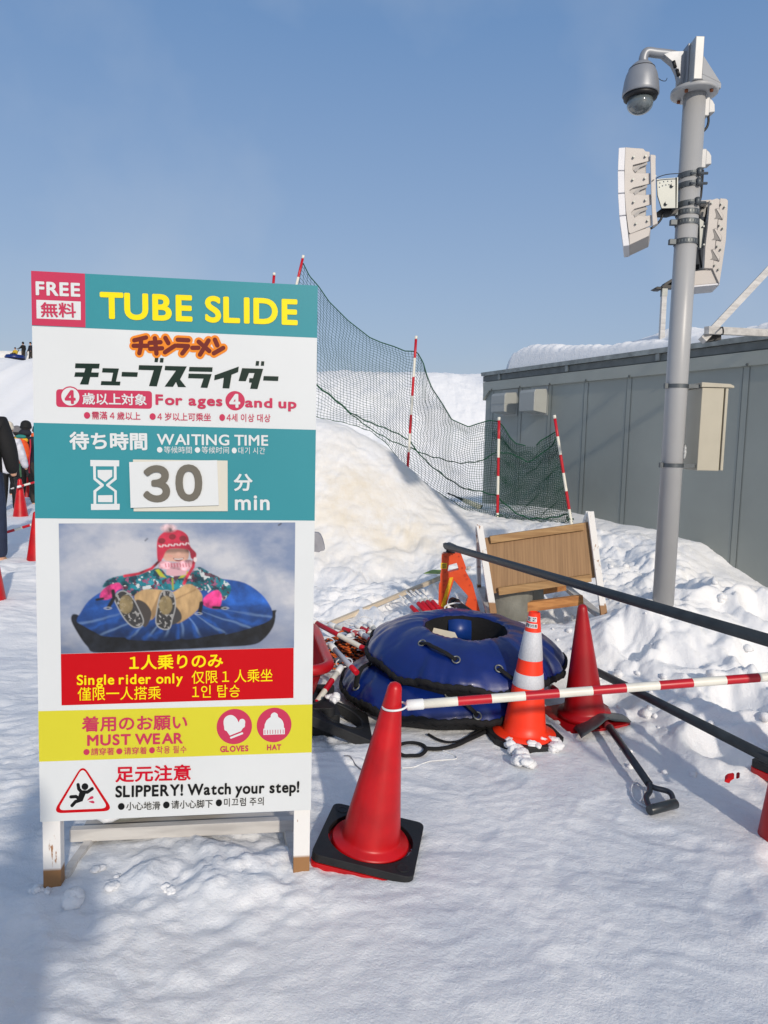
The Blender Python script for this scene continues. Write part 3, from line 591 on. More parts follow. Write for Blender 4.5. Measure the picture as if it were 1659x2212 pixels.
# loudspeaker on the right, seen from its back
YT = 5.05
s2 = thing('loudspeaker', 'white loudspeaker seen from its open back to the right of the pole', 'loudspeaker', tuple(at(*Z2(1090, 1450), YT)))
mb = MB(); mb.prism(tr(Z2, [(1085, 622), (1160, 600), (1186, 612), (1115, 1295), (1030, 1290), (1040, 1080), (1062, 900)], YT-.14), (0, .03, 0)); mb.build('rear_rail', M_BEIGE, s2, True, bevel=.003)
slots = [[(1135, 705), (1165, 695), (1218, 765), (1214, 812), (1185, 800), (1128, 805), (1145, 785), (1148, 760)], [(1115, 905), (1145, 895), (1203, 975), (1198, 1022), (1170, 1012), (1105, 1012), (1128, 990), (1130, 965)], [(1095, 1108), (1128, 1098), (1184, 1178), (1180, 1222), (1150, 1210), (1088, 1205), (1110, 1190), (1112, 1165)]]
mb = MB(); mb.prism(tr(Z2, [(1187, 600), (1250, 606), (1265, 625), (1245, 1010), (1210, 1250), (1180, 1448), (1112, 1296), (1150, 1000)], YT-.135), (0, .012, 0), ); mb.build('side_plate', M_BEIGE, s2, True, bevel=.002)
for q in slots:
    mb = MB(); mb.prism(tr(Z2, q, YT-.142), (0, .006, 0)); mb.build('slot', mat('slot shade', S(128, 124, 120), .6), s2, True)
    r = [(q[0][0]+18, q[0][1]+4), (q[1][0], q[1][1]+2), (q[2][0]-2, q[2][1]), (q[3][0]-6, q[3][1]-8)]
    mb = MB(); mb.prism(tr(Z2, r, YT-.146), (0, .005, 0)); mb.build('slot_rib', M_BEIGE, s2, True)
mb = MB(); mb.prism(tr(Z2, [(905, 1322), (1110, 1296), (1172, 1440), (905, 1466)], YT-.12), (.06, .24, 0)); mb.build('bottom_cover', M_BEIGE, s2, True, bevel=.006)
mb = MB(); mb.prism(tr(Z2, [(905, 1464), (1178, 1438), (1183, 1452), (905, 1478)], YT-.125), (.06, .25, 0)); mb.build('bottom_lip', M_WSPK, s2, True)
mb = MB(); mb.prism(tr(Z2, [(930, 622), (1090, 618), (1075, 1315), (925, 1315)], YT+.02), (0, .14, 0)); mb.build('cabinet', mat('speaker back', S(146, 143, 138), .55), s2, True)
mb = MB(); mb.prism(tr(Z2, [(925, 632), (1100, 612), (1100, 632), (925, 655)], YT-.1), (0, .26, 0)); mb.build('top_cover', M_BEIGE, s2, True)
mb = MB(); mb.prism(tr(Z2, [(955, 640), (1060, 635), (1045, 690), (960, 700)], YT+.005), (0, .02, 0)); mb.build('grommet_plate', M_CABLE, s2, True)
mb = MB(); mb.prism(tr(Z2, [(985, 800), (1058, 852), (1055, 1090), (985, 1090)], YT-.1), (0, .012, 0)); mb.prism(tr(Z2, [(940, 870), (990, 868), (985, 1090), (935, 1070)], YT-.08), (0, .1, 0)); mb.build('mount_bracket', M_GALV, s2, True)
mb = MB(); mb.tube(bez([at(*Z2(980, 1110), YT-.08), at(*Z2(985, 1180), YT-.08), at(*Z2(1003, 1280), YT-.02)], 12), .008, 8); mb.build('cable', M_CABLE, s2, True); mb = MB(); mb.tube(bez([at(*Z2(1060, 690), YT-.02), at(*Z2(1050, 760), YT-.03), at(*Z2(1030, 830), YT-.06)], 12), .008, 8); mb.build('cable', M_CABLE, s2, True)
mb = MB(); mb.prism(tr(Z2, [(945, 1252), (985, 1248), (982, 1298), (942, 1303)], YT+.0), (0, .03, 0)); mb.build('socket', M_CABLE, s2, True, bevel=.004)
for x, y in ((1195, 660), (1231, 687), (1180, 867), (1213, 897), (1158, 1075), (1193, 1105), (1133, 1263), (1170, 1303), (1100, 650), (1020, 880), (1022, 1060)):
    c = at(*Z2(x, y), YT-.145); mb = MB(); mb.tube([c+Vector((0, -.01, 0)), c+Vector((0, .02, 0))], .0062, 8); mb.build('bolt', M_GALV, s2, True)
# electrical cabinet
ca = at(*Z3(445, 680), 4.84); cb = at(*Z3(415, 1245), 4.84); cr = at(*Z3(600, 685), 4.84)
x0, x1 = ca.x-.004, cr.x; z1, z0 = ca.z, cb.z; y0 = 4.84; yd = .27
eb = thing('electrical_cabinet', 'cream metal electrical cabinet strapped to the lower part of the pole', 'cabinet', (x0, y0, z0))
MB().box(((x0+x1)/2-.004, y0+yd/2, (z0+z1)/2), (x1-x0-.008, yd, z1-z0)).build('body', M_BOX, eb, True, bevel=.004)
MB().box((x1+.010, y0+yd/2, (z0+z1)/2), (.019, yd+.006, z1-z0-.006)).build('door', M_BOX, eb, True, bevel=.003)
mb = MB(); mb.prism([(x0-.01, y0-.012, z1+.002), (x1+.028, y0-.012, z1+.002), (x1+.052, y0-.012, z1-.001), (x1+.052, y0-.012, z1+.014), (x1+.025, y0-.012, z1+.026), (x0-.01, y0-.012, z1+.034)], (0, yd+.03, 0)); mb.build('lid', M_BOX, eb, True, bevel=.003)
for zq in (z1+.008, z0+.03):
    mb = MB(); r0 = PR+.004
    for k in range(40):
        a0, a1 = 2*math.pi*k/40, 2*math.pi*(k+1)/40
        mb.add([(PXX+r0*math.cos(a), PYY+r0*math.sin(a), zq+dz) for dz in (-.013, .013) for a in (a0, a1)], [(0, 1, 3, 2)], 0, False)
    mb.box((PXX-PR-.01, PYY-.02, zq), (.02, .03, .034)); mb.box((PXX+PR+.03, PYY-.03, zq), (.075, .03, .024))
    mb.build('strap', M_DGALV, eb, True, fix=False)
mb = MB(); c = at(*Z3(318, 1120), 4.86); mb.ball(c, (.012, .02, .05), 12, jit=.3); mb.build('plastic_bag', mat('clear film', S(190, 190, 186), .25, var=.3, scale=60), eb, True)
# ------------------------------------------------------------------ net fence on the mound
def snow_stake(label, pts, r=.0165, red_first=True, n=7, grp='snow stakes'):
    a, b = Vector(pts[0]), Vector(pts[1])
    o = thing('snow_stake', label, 'stake', tuple(b), group=None)
    d = (b-a); L = d.length; segl = .2*b.y/7.75; cuts = [0]; 
    while cuts[-1] < L: cuts.append(min(L, cuts[-1]+segl))
    mb = MB(); path = []; mis = []
    for i in range(len(cuts)-1):
        for e in (0, .98): path.append(a+d*((cuts[i]+(cuts[i+1]-cuts[i])*e)/L)); mis.append((i % 2) if red_first else 1-(i % 2))
    path.append(b); mis.append(mis[-1])
    mb.tube(path, r, 12, mis=mis, smooth=True); mb.build('shaft', [M_BARRED, M_BARWHT], o, True)
    MB().tube([a-d.normalized()*.035, a+d.normalized()*.004], r*1.06, 12).build('cap', M_BARWHT, o, True)
    return o
def ext(a, b, k): return (a, b+(b-a).normalized()*k)
p1 = ext(at(*Z5(297, 60), NY(650)), at(*Z5(250, 258), NY(650)), 1.4)
p2 = ext(at(*Z5(1132, 655), NY(880)-.02), at(*Z5(1070, 1605), NY(880)-.02), .12)
p3 = ext(at(*Z4(199, 830), NY(1075)-.02), at(*Z4(186, 1640), NY(1075)-.02), .12)
p4 = ext(at(*Z4(662, 815), NY(1210)-.02), at(*Z4(800, 1690), NY(1237)-.02), .12)
snow_stake('red and white snow stake rising above the top right of the sign', p1)
snow_stake('red and white snow stake on the crest of the beige snow mound', p2)
snow_stake('red and white snow stake standing in front of the corner of the grey cabin', p3)
snow_stake('red and white snow stake leaning right at the end of the green net', p4)
snow_stake('distant dark red stake tip just above the sign top edge', ext(at(*Z5(85, 186), 10.6), at(*Z5(80, 250), 10.6), 1.2), r=.02)
top = [Z5(*p) for p in ((300, 98), (345, 190), (415, 270), (490, 380), (630, 520), (790, 645), (870, 680), (970, 712), (1050, 745), (1115, 747), (1143, 757), (1185, 830), (1210, 920), (1250, 1020), (1330, 1140), (1395, 1250), (1450, 1275), (1520, 1305))]+[Z4(*p) for p in ((0, 868), (60, 850), (120, 833), (195, 842), (240, 890), (290, 975), (340, 1025), (420, 1042), (500, 1050), (545, 1000), (600, 970), (690, 915))]
bot = [Z5(*p) for p in ((215, 1180), (290, 1200), (410, 1236), (560, 1262), (700, 1302), (800, 1335), (920, 1432), (1070, 1622), (1230, 1742), (1400, 1852), (1567, 1962))]+[Z4(*p) for p in ((60, 1650), (180, 1645), (300, 1660), (500, 1682), (750, 1697), (800, 1660))]
mid1 = [Z5(*p) for p in ((230, 880), (410, 1000), (520, 1090), (640, 1190), (780, 1270), (940, 1325), (1075, 1400), (1130, 1470), (1230, 1580), (1340, 1670), (1500, 1765), (1567, 1775))]+[Z4(*p) for p in ((90, 1432), (180, 1455), (260, 1540), (350, 1610), (450, 1645), (600, 1650), (760, 1610), (800, 1600))]
mid2 = [Z5(*p) for p in ((230, 890), (410, 1005), (650, 1205), (800, 1325), (1000, 1430), (1090, 1462), (1140, 1480), (1250, 1525), (1390, 1560), (1480, 1570), (1567, 1565))]+[Z4(*p) for p in ((60, 1170), (130, 1115), (200, 1095), (330, 1120), (430, 1175), (500, 1150), (560, 1100), (640, 1050), (690, 935))]
PUV = [p2, p3, p4]
def curve_at(pts, x):
    xs = np.array([p[0] for p in pts]); ys = np.array([p[1] for p in pts]); return np.interp(x, xs, ys)
ux = []; x = Z5(262, 0)[0]; xe = Z4(795, 0)[0]
while x < xe:
    ux.append(x); f = (x-640)/(xe-640); x += 7.0-2.4*sst(890, 1080, np.array(x))-.7*sst(1080, 1100, np.array(x))
ux = np.array(ux); NT = 44
tt = np.linspace(0, 1, NT)
lean = lambda u, v: 0
UU, TT = np.meshgrid(ux, tt)
yt = np.array([curve_at(top, u) for u in ux]); yb = np.array([curve_at(bot, u) for u in ux])
yb = np.maximum(yb, yt+30)
# the right border follows the leaning stake, the left one the leaning first stake
VV = yt[None, :]+(yb-yt)[None, :]*TT
UU = UU+4.5*fbm(UU*.012+5, VV*.02, 111, 3)*sst(0, .1, TT)*sst(1, .9, TT)*2.2
x4 = lambda v: np.interp(v, [Z4(0, 915)[1], Z4(0, 1690)[1]], [Z4(688, 0)[0], Z4(800, 0)[0]])
UU = np.minimum(UU, x4(VV)); 
x1_ = lambda v: np.interp(v, [Z5(0, 98)[1], Z5(0, 258)[1], Z5(0, 1200)[1]], [Z5(300, 0)[0], Z5(262, 0)[0], Z5(215, 0)[0]])
UU = np.maximum(UU, x1_(VV))
VV = VV+6*fbm(UU*.014, VV*.018+9, 117, 3)*sst(0, .15, TT)*sst(1, .85, TT)*2
gap = (ux > Z4(425, 0)[0]) & (ux < Z4(500, 0)[0])
P3 = [[at(UU[i, j], VV[i, j], NY(UU[i, j])+.05+.10*math.sin(3.1416*TT[i, j])*math.sin(UU[i, j]*.03)) for j in range(len(ux))] for i in range(NT)]
net = thing('safety_net', 'sagging dark green safety net strung between red and white stakes over the mound', 'net', tuple(at(900, 1010, NY(900))))
mb = MB()
for i in range(1, NT): mb.tube(P3[i], .0025, 3, caps=False)
for j in range(len(ux)): mb.tube([P3[i][j] for i in range(NT)], .0025, 3, caps=False)
mb.build('mesh', mat('net twine', S(6, 70, 48), .7), net, True, fix=False)
mb = MB(); js = [j for j in range(len(ux)) if ux[j] > 1070]                # the slack end is folded double
P4 = [[at(min(UU[i, j]+3.5*math.sin(i*.7+j*.3), x4(VV[i, j])), VV[i, j]+5+4*math.sin(j*.5+i*.35), NY(UU[i, j])+.10) for j in js] for i in range(3, NT-1)]
for r_ in P4: mb.tube(r_, .0022, 3, caps=False)
for k in range(len(js)): mb.tube([r_[k] for r_ in P4], .0022, 3, caps=False)
mb.build('folded_mesh', bpy.data.materials['net twine'], net, True, fix=False)
M_ROPEG = mat('green rope', S(12, 74, 48), .75, var=.3, scale=60)
for cv, r in ((top, .0075), (mid1, .0085), (mid2, .007), (bot, .004)):
    q = [at(u, curve_at(cv, u)+(1.1*math.sin(u*.21)+.8*math.sin(u*.083+len(cv)) if cv is not top else 0), NY(u)+.03) for u in np.arange(cv[0][0], cv[-1][0]+.1, 4)]
    if cv is top:
        k = [i for i, u in enumerate(np.arange(cv[0][0], cv[-1][0]+.1, 4)) if Z4(425, 0)[0] < u < Z4(500, 0)[0]]
        for a in (q[:k[0]], q[k[-1]+1:]): mb = MB(); mb.tube(a, r, 6); mb.build('border_rope', M_ROPEG, net, True)
        continue
    mb = MB(); mb.tube(q, r, 6); mb.build('border_rope', M_ROPEG, net, True)
for nn, c in enumerate((at(*Z4(195, 1640), NY(1075)), at(*Z4(790, 1670), NY(1237)))):
    mb = MB(); pts = [c+Vector((.09*(rnd.random()-.5), .08*(rnd.random()-.5), .05*(rnd.random()-.2))) for _ in range(22)]; mb.tube(bez(pts, 120), .004, 5); mb.build('bunched_cord', M_ROPEG, net, True)
bt = thing('baton', 'cream striped baton with black tips lying in the snow behind the net', 'baton', tuple(at(*ZN(440, 150), 9.7)))
a, b = at(*ZN(335, 105), 9.7), at(*ZN(535, 192), 9.7); d = (b-a)
MB().tube([a+d*.12, a+d*.5, a+d*.96], [.028, .036, .036], 14).build('sleeve', mat('cream print', S(232, 226, 196), .5, col2=S(250, 246, 226), scale=12), bt, True)
MB().tube([a-d*.6, a-d*.1, a+d*.13], [.010, .012, .016], 10).build('shaft', M_STEEL, bt, True)
for q0, q1, r in ((-.02, .13, .018), (.955, 1.0, .038)): MB().tube([a+d*q0, a+d*q1], r, 12).build('tip', M_CABLE, bt, True)
# ------------------------------------------------------------------ the big sign
SX, SY, SYAW, SLEAN, SLEG = -.6842, 2.3573, .1334, .0236, .2673
BW, BH = .91, 1.82
sign = thing('a_frame_sign', 'tall white and teal A-frame sign reading TUBE SLIDE with a 30 minute waiting card', 'sign', (SX, SY, 0), (-SLEAN, 0, SYAW))
# local axes: x along the board, y away from the viewer, z up the board
QUAD = [(124.3, 1080.4), (1275, 1146.6), (1240.5, 3240), (160, 3286.6)]
def homog(src, dst):
    A = []
    for (x, y), (u, v) in zip(src, dst):
        A.append([x, y, 1, 0, 0, 0, -u*x, -u*y]); A.append([0, 0, 0, x, y, 1, -v*x, -v*y])
    h = np.linalg.solve(np.array(A), np.array([c for p in dst for c in p])); return np.append(h, 1).reshape(3, 3)
HM = homog(QUAD, [(0, BH), (BW, BH), (BW, 0), (0, 0)])
def B(x, y):
    q = HM @ np.array([x, y, 1]); return (q[0]/q[2]-BW/2, q[1]/q[2]+SLEG)
def bz(ox, oy, s): return lambda x, y: B(ox+x/s, oy+y/s)
BA = bz(100, 1040, 1.3598); BK = bz(290, 1320, 1.975); BC = bz(100, 1680, 1.3598); BDd = bz(340, 1820, 2.765)
BE = bz(200, 2060, 1.6265); BF = bz(130, 2580, 1.394); BG = bz(840, 2810, 4.608); BHH = bz(210, 3060, 6.9125)
def print_mat(name, c, rough=.42): return mat('print '+name, c, rough, spec=.2, var=.02, scale=3)
C_WHITE = print_mat('white', S(212, 215, 215)); C_TEAL = print_mat('teal', S(54, 138, 148)); C_PINK = print_mat('pink', S(190, 54, 86))
C_YEL = print_mat('yellow', S(238, 218, 6)); C_BAND = print_mat('lemon', S(208, 200, 52)); C_RED = print_mat('red', S(190, 0, 14)); C_DRED = print_mat('crimson', S(196, 8, 40))
C_DKG = print_mat('dark green', S(16, 40, 32)); C_BLACK = print_mat('black', S(18, 19, 20)); C_GREY = print_mat('warm grey', S(108, 104, 94)); C_CREAM = print_mat('cream card', S(208, 204, 190))
C_BRN = print_mat('brown', S(108, 34, 26)); C_ORG = print_mat('amber', S(226, 130, 32))
board = MB().box((0, .0065, SLEG+BH/2), (BW, .013, BH)).build('board', C_WHITE, sign)
tag(board, 'white board printed with text, pictograms and a picture', None)
def flat(name, polys, m, lift, parent=None):
    """flat print: list of outlines in board coordinates"""
    mb = MB()
    for i_, pl in enumerate(polys):
        vs = [Vector((x, 0, z)) for x, z in pl]
        t = geometry.tessellate_polygon([vs]); mb.add([(p.x, -lift-2e-5*i_, p.z) for p in vs], [tuple(q) for q in t], 0, False)
    o = mb.build(name, m, parent or board, fix=False); return o
GLYPH = {}
def glyph(ch):
    """one printed character: points, loops, face starts (Latin letters in the same wide family as the kanji)"""
    if ch not in GLYPH:
        cu = bpy.data.curves.new('glyph', 'FONT'); cu.body = chr(ord(ch)+0xFEE0) if ch in '0123456789' else ch; cu.resolution_u = 5
        o = bpy.data.objects.new('glyph', cu); me = bpy.data.meshes.new_from_object(o); n = len(me.vertices)
        co = np.empty(n*3, np.float32); me.vertices.foreach_get('co', co); lv = np.empty(len(me.loops), np.int32); me.loops.foreach_get('vertex_index', lv)
        GLYPH[ch] = (co.reshape(-1, 3)[:, :2].copy(), lv, np.array([p.loop_start for p in me.polygons], np.int32))
        bpy.data.objects.remove(o); bpy.data.curves.remove(cu); bpy.data.meshes.remove(me)
    return GLYPH[ch]
def layout(body):
    x = 0.; C_, L_, S_ = [], [], []; nv = nl_ = 0
    for ch in body:
        if ch == ' ': x += .24; continue
        co, lv, ls = glyph(ch); lo, hi = co[:, 0].min(), co[:, 0].max(); latin = '!' <= ch <= '~'
        if latin: off = x-lo+.06; adv = (hi-lo)+.12+(.05 if ch in 'HIMNUBDEFLldmnuri1' else 0)-(.04 if ch in 'AVWTy' else 0)
        else: off = x; adv = 1.0
        q = co.copy(); q[:, 0] += off; x += adv; C_.append(q); L_.append(lv+nv); S_.append(ls+nl_); nv += len(co); nl_ += len(lv)
    return np.concatenate(C_), np.concatenate(L_), np.concatenate(S_)
def text(name, body, z, l, r, hpx, m, lift=.0012, bold=.02):
    """one line of lettering between two measured end points; heavier strokes are shifted copies, each a hair above the last"""
    p, q = z(*l), z(*r); up = z((l[0]+r[0])/2, (l[1]+r[1])/2-hpx/2); dn = z((l[0]+r[0])/2, (l[1]+r[1])/2+hpx/2)
    w = math.hypot(q[0]-p[0], q[1]-p[1]); h = up[1]-dn[1]
    co, lv, ls = layout(body); mn, mx = co.min(0)-bold*.7, co.max(0)+bold*.7; a = math.atan2(q[1]-p[1], q[0]-p[0])
    sx_, sz_ = w/(mx[0]-mn[0]), h/(mx[1]-mn[1]); K_ = 0 if bold < .006 else (8 if bold < .03 else 14); allc = []
    for k in range(K_+1):
        dx = dz = 0.
        if k: t_ = 2*math.pi*(k-.5)/K_; dx, dz = math.cos(t_)*bold*.7, math.sin(t_)*bold*.7
        X = (co[:, 0]+dx-mn[0])*sx_; Z = (co[:, 1]+dz-(mn[1]+mx[1])/2)*sz_
        allc.append(np.stack([p[0]+X*math.cos(a)-Z*math.sin(a), np.full(len(X), -lift-7e-5*k), p[1]+X*math.sin(a)+Z*math.cos(a)], 1))
    cc = np.concatenate(allc).astype(np.float32); ll = np.concatenate([lv+len(co)*k for k in range(K_+1)]); lss = np.concatenate([ls+len(lv)*k for k in range(K_+1)])
    me = bpy.data.meshes.new(name); me.vertices.add(len(cc)); me.vertices.foreach_set('co', cc.ravel()); me.loops.add(len(ll)); me.loops.foreach_set('vertex_index', ll.astype(np.int32))
    me.polygons.add(len(lss)); me.polygons.foreach_set('loop_start', lss.astype(np.int32)); me.polygons.foreach_set('use_smooth', np.zeros(len(lss), bool)); me.update(calc_edges=True); me.materials.append(m)
    t = bpy.data.objects.new(name, me); COL.objects.link(t); t.parent = board; return t
def circ(z, c, r, n=40):
    a = z(*c); b = z(c[0]+r, c[1]); d = z(c[0], c[1]-r); rx, ry = b[0]-a[0], d[1]-a[1]
    return [(a[0]+rx*math.cos(t), a[1]+ry*math.sin(t)) for t in np.linspace(0, 2*math.pi, n+1)[:-1]]
def rrect(z, pts, rad, n=6):
    P = [Vector(z(*p)) for p in pts]; out = []
    for i in range(len(P)):
        a, b, c = P[i-1], P[i], P[(i+1) % len(P)]
        p0 = b+(a-b).normalized()*rad; p1 = b+(c-b).normalized()*rad
        for k in range(n+1):
            t = k/n; q = p0*(1-t)**2+b*2*t*(1-t)+p1*t*t; out.append((q.x, q.y))
    return out
L, T = -BW/2, SLEG+BH
edge_z = lambda z, p: z(*p)[1]
zt1l, zt1r = edge_z(BA, (42, 362)), edge_z(BA, (1595, 425))
zt1 = (zt1l+zt1r)/2
flat('teal_band', [[(L, zt1), (-L, zt1), (-L, T), (L, T)]], C_TEAL, .0004)
px1 = BA(329, 200)[0]; zp = edge_z(BA, (200, 367))
flat('pink_square', [[(L, zt1+.002), (px1, zt1+.002), (px1, T), (L, T)]], C_PINK, .0007)
flat('white_patch', [[BA(62, 214), BA(305, 225), BA(305, 326), BA(64, 316)]], C_WHITE, .0010)
zb2t = (edge_z(BC, (52, 24))+edge_z(BC, (1588, 53)))/2; zb2b = (edge_z(BC, (62, 545))+edge_z(BC, (1583, 547)))/2
flat('teal_band', [[(L, zb2b), (-L, zb2b), (-L, zb2t), (L, zb2t)]], C_TEAL, .0004)
flat('red_band', [[BF(158, 52), BF(1455, 21), BF(1453, 300), BF(162, 338)]], C_RED, .0006)
zyt = (edge_z(BF, (36, 375))+edge_z(BF, (1560, 330)))/2; zyb = (edge_z(BF, (40, 652))+edge_z(BF, (1555, 600)))/2
flat('yellow_band', [[(L, zyb), (-L, zyb), (-L, zyt), (L, zyt)]], C_BAND, .0004)
TX = [('FREE', BA, (59, 151), (302, 162), 76, C_WHITE, .05), ('無料', BA, (86, 268), (279, 273), 82, C_PINK, .03),
      ('TUBE SLIDE', BA, (410, 246), (1488, 291), 148, C_YEL, .045),
      ('歳以上対象', BA, (313, 755), (665, 764), 64, C_WHITE, .03), ('For ages', BA, (712, 771), (1077, 781), 74, C_PINK, .05), ('and up', BA, (1200, 788), (1480, 797), 70, C_PINK, .05),
      ('●需滿 4 歲以上', BA, (322, 846), (630, 852), 44, C_PINK, .018), ('●4 岁以上可乘坐', BA, (680, 854), (1014, 860), 44, C_PINK, .018), ('●4세 이상 대상', BA, (1060, 861), (1338, 867), 44, C_PINK, .018),
      ('待ち時間', BC, (243, 114), (667, 120), 98, C_WHITE, .045), ('WAITING TIME', BC, (720, 109), (1325, 118), 60, C_WHITE, .03),
      ('●等候時間', BC, (720, 165), (910, 168), 38, C_WHITE, .004), ('●等候时间', BC, (926, 167), (1112, 170), 38, C_WHITE, .004), ('●대기 시간', BC, (1127, 171), (1308, 174), 38, C_WHITE, .004),
      ('分', BC, (1137, 345), (1240, 346), 94, C_WHITE, .035), ('min', BC, (1143, 456), (1332, 457), 80, C_WHITE, .03),
      ('1人乗りのみ', BF, (540, 101), (1062, 89), 82, C_YEL, .03), ('Single rider only', BF, (248, 205), (838, 196), 74, C_YEL, .03),
      ('仅限 1 人乘坐', BF, (887, 183), (1337, 172), 72, C_YEL, .006), ('僅限一人搭乘', BF, (252, 274), (716, 268), 74, C_YEL, .006), ('1인 탑승', BF, (890, 263), (1155, 258), 70, C_YEL, .006),
      ('着用のお願い', BF, (275, 442), (863, 430), 86, C_PINK, .034), ('MUST WEAR', BF, (305, 532), (838, 520), 62, C_PINK, .045),
      ('●請穿著', BF, (284, 596), (455, 592), 41, C_PINK, .016), ('●请穿着', BF, (467, 592), (637, 588), 41, C_PINK, .016), ('●착용 필수', BF, (650, 587), (858, 582), 41, C_PINK, .016),
      ('GLOVES', BF, (1045, 582), (1202, 577), 34, C_PINK, .05), ('HAT', BF, (1305, 573), (1384, 571), 32, C_PINK, .05),
      ('足元注意', BF, (462, 720), (882, 710), 90, C_DRED, .036), ('SLIPPERY! Watch your step!', BF, (462, 826), (1484, 800), 84, C_BLACK, .045),
      ('●小心地滑', BF, (476, 898), (711, 893), 46, C_BLACK, .014), ('●请小心脚下', BF, (727, 890), (1003, 883), 46, C_BLACK, .014), ('●미끄럼 주의', BF, (1020, 879), (1286, 870), 46, C_BLACK, .014)]
for body, z, l, r, hp, m_, bo in TX: text('lettering', body, z, l, r, hp, m_, .0016, bo)
# pink label with round 4
flat('age_label', [rrect(BA, [(170, 703), (693, 716), (693, 813), (170, 800)], .012)], C_PINK, .0006)
flat('number_disc', [circ(BA, (248, 744), 56)], C_PINK, .0008); flat('number_disc', [circ(BA, (248, 744), 49)], C_WHITE, .0011); flat('number_disc', [circ(BA, (1146, 771), 53)], C_PINK, .0008)
text('lettering', '4', BA, (217, 746), (277, 747), 76, C_PINK, .0016, .07); text('lettering', '4', BA, (1114, 771), (1174, 772), 76, C_WHITE, .0016, .07)
# block katakana, traced stroke by stroke
KT = [[(25, 264), (218, 268), (212, 306), (158, 305), (151, 337), (211, 338), (206, 374), (142, 373), (128, 433), (60, 431), (86, 372), (16, 370), (24, 335), (95, 336), (104, 304), (22, 302)],
      [(241, 303), (370, 307), (346, 410), (382, 411), (378, 441), (226, 437), (230, 406), (310, 408), (324, 340), (236, 337)],
      [(394, 334), (520, 338), (515, 374), (390, 370)],
      [(529, 281), (716, 286), (670, 450), (608, 447), (646, 322), (525, 318)], [(655, 224), (683, 225), (678, 258), (651, 257)], [(697, 225), (725, 226), (721, 261), (693, 260)],
      [(736, 288), (908, 293), (854, 396), (902, 457), (838, 456), (822, 415), (798, 454), (732, 452), (822, 326), (732, 322)],
      [(928, 297), (1112, 301), (1109, 337), (923, 332)], [(922, 350), (1104, 355), (1070, 464), (1016, 461), (1040, 390), (918, 386)],
      [(1319, 296), (1314, 339), (1262, 360), (1244, 469), (1190, 467), (1200, 384), (1124, 404), (1128, 364)],
      [(1345, 309), (1512, 315), (1466, 475), (1408, 472), (1420, 424), (1400, 423), (1402, 388), (1430, 389), (1443, 348), (1400, 347), (1374, 412), (1317, 410)], [(1456, 253), (1481, 254), (1477, 290), (1451, 289)], [(1497, 255), (1521, 256), (1518, 291), (1493, 290)],
      [(1516, 372), (1633, 376), (1629, 412), (1511, 407)]]
flat('lettering', [[BK(*p) for p in pl] for pl in KT], C_DKG, .0014)
# the two-colour word above: thick strokes with an amber outline
ST = [[(492, 84), (585, 62)], [(487, 127), (596, 128)], [(545, 75), (545, 130), (532, 186)], [(614, 105), (700, 100)], [(618, 152), (712, 148)], [(655, 68), (668, 190)],
      [(738, 66), (762, 108)], [(735, 180), (815, 128)], [(836, 81), (920, 86)], [(832, 128), (918, 132), (872, 190)], [(952, 146), (1000, 146)], [(1080, 88), (1012, 200)], [(1002, 98), (1086, 172)], [(1130, 82), (1150, 128)], [(1122, 190), (1196, 148)]]
def capsules(z, strokes, w):
    out = []
    for s_ in strokes:
        for a, b in zip(s_[:-1], s_[1:]):
            a, b = Vector(a), Vector(b); d = (b-a).normalized(); n = Vector((-d.y, d.x)); pl = []
            for c, sg in ((b, 1), (a, -1)):
                for t in np.linspace(math.pi/2, -math.pi/2, 9): q = c+d*(sg*math.cos(t)*w)+n*(sg*math.sin(t)*w); pl.append(z(q.x, q.y))
            out.append(pl)
    return out
for i, pl in enumerate(capsules(BK, ST, 37)): pass
flat('amber_outline', capsules(BK, ST, 36), C_ORG, .0008); flat('lettering', capsules(BK, ST, 17.5), C_BRN, .0014)
# hourglass
HG = [[(61, 60), (382, 65), (381, 132), (63, 129)], [(68, 547), (387, 547), (386, 613), (70, 614)], [(142, 171), (304, 171), (304, 245), (225, 306), (144, 250)], [(147, 452), (307, 450), (307, 529), (147, 527)],
      [(92, 128), (122, 129), (124, 262), (210, 330), (210, 350), (128, 412), (127, 548), (97, 548), (96, 400), (172, 342), (96, 276)],
      [(322, 131), (352, 132), (353, 276), (272, 340), (355, 402), (356, 548), (327, 548), (327, 412), (238, 348), (238, 330), (322, 262)]]
flat('hourglass_pictogram', [[BDd(*p) for p in pl] for pl in HG], C_WHITE, .0012)
def card(name, pts, m, y0, th):
    P = [BDd(*p) for p in pts]; return MB().prism([(x, -y0, z) for x, z in P], (0, -th, 0)).build(name, m, board)
card('number_card', [(537, 57), (1582, 73), (1582, 632), (543, 630)], C_CREAM, .001, .003)
fc = MB()
P = [BDd(*p) for p in ((495, 85), (1467, 68), (1486, 565), (515, 590))]
fc.add([(P[0][0], -.0055, P[0][1]), (P[1][0], -.005, P[1][1]), (P[2][0], -.010, P[2][1]), (P[3][0], -.011, P[3][1])]+[(P[i][0], -.0041, P[i][1]) for i in range(4)], [(0, 1, 2, 3), (0, 4, 5, 1), (1, 5, 6, 2), (2, 6, 7, 3), (3, 7, 4, 0)], 0, False)
fcard = fc.build('number_card', C_WHITE, board)
for b_, l, r, hp in (('3', (650, 326), (950, 326), 412), ('0', (1008, 318), (1306, 318), 410)):
    t = text('lettering', b_, BDd, l, r, hp, C_GREY, .0112, .06)
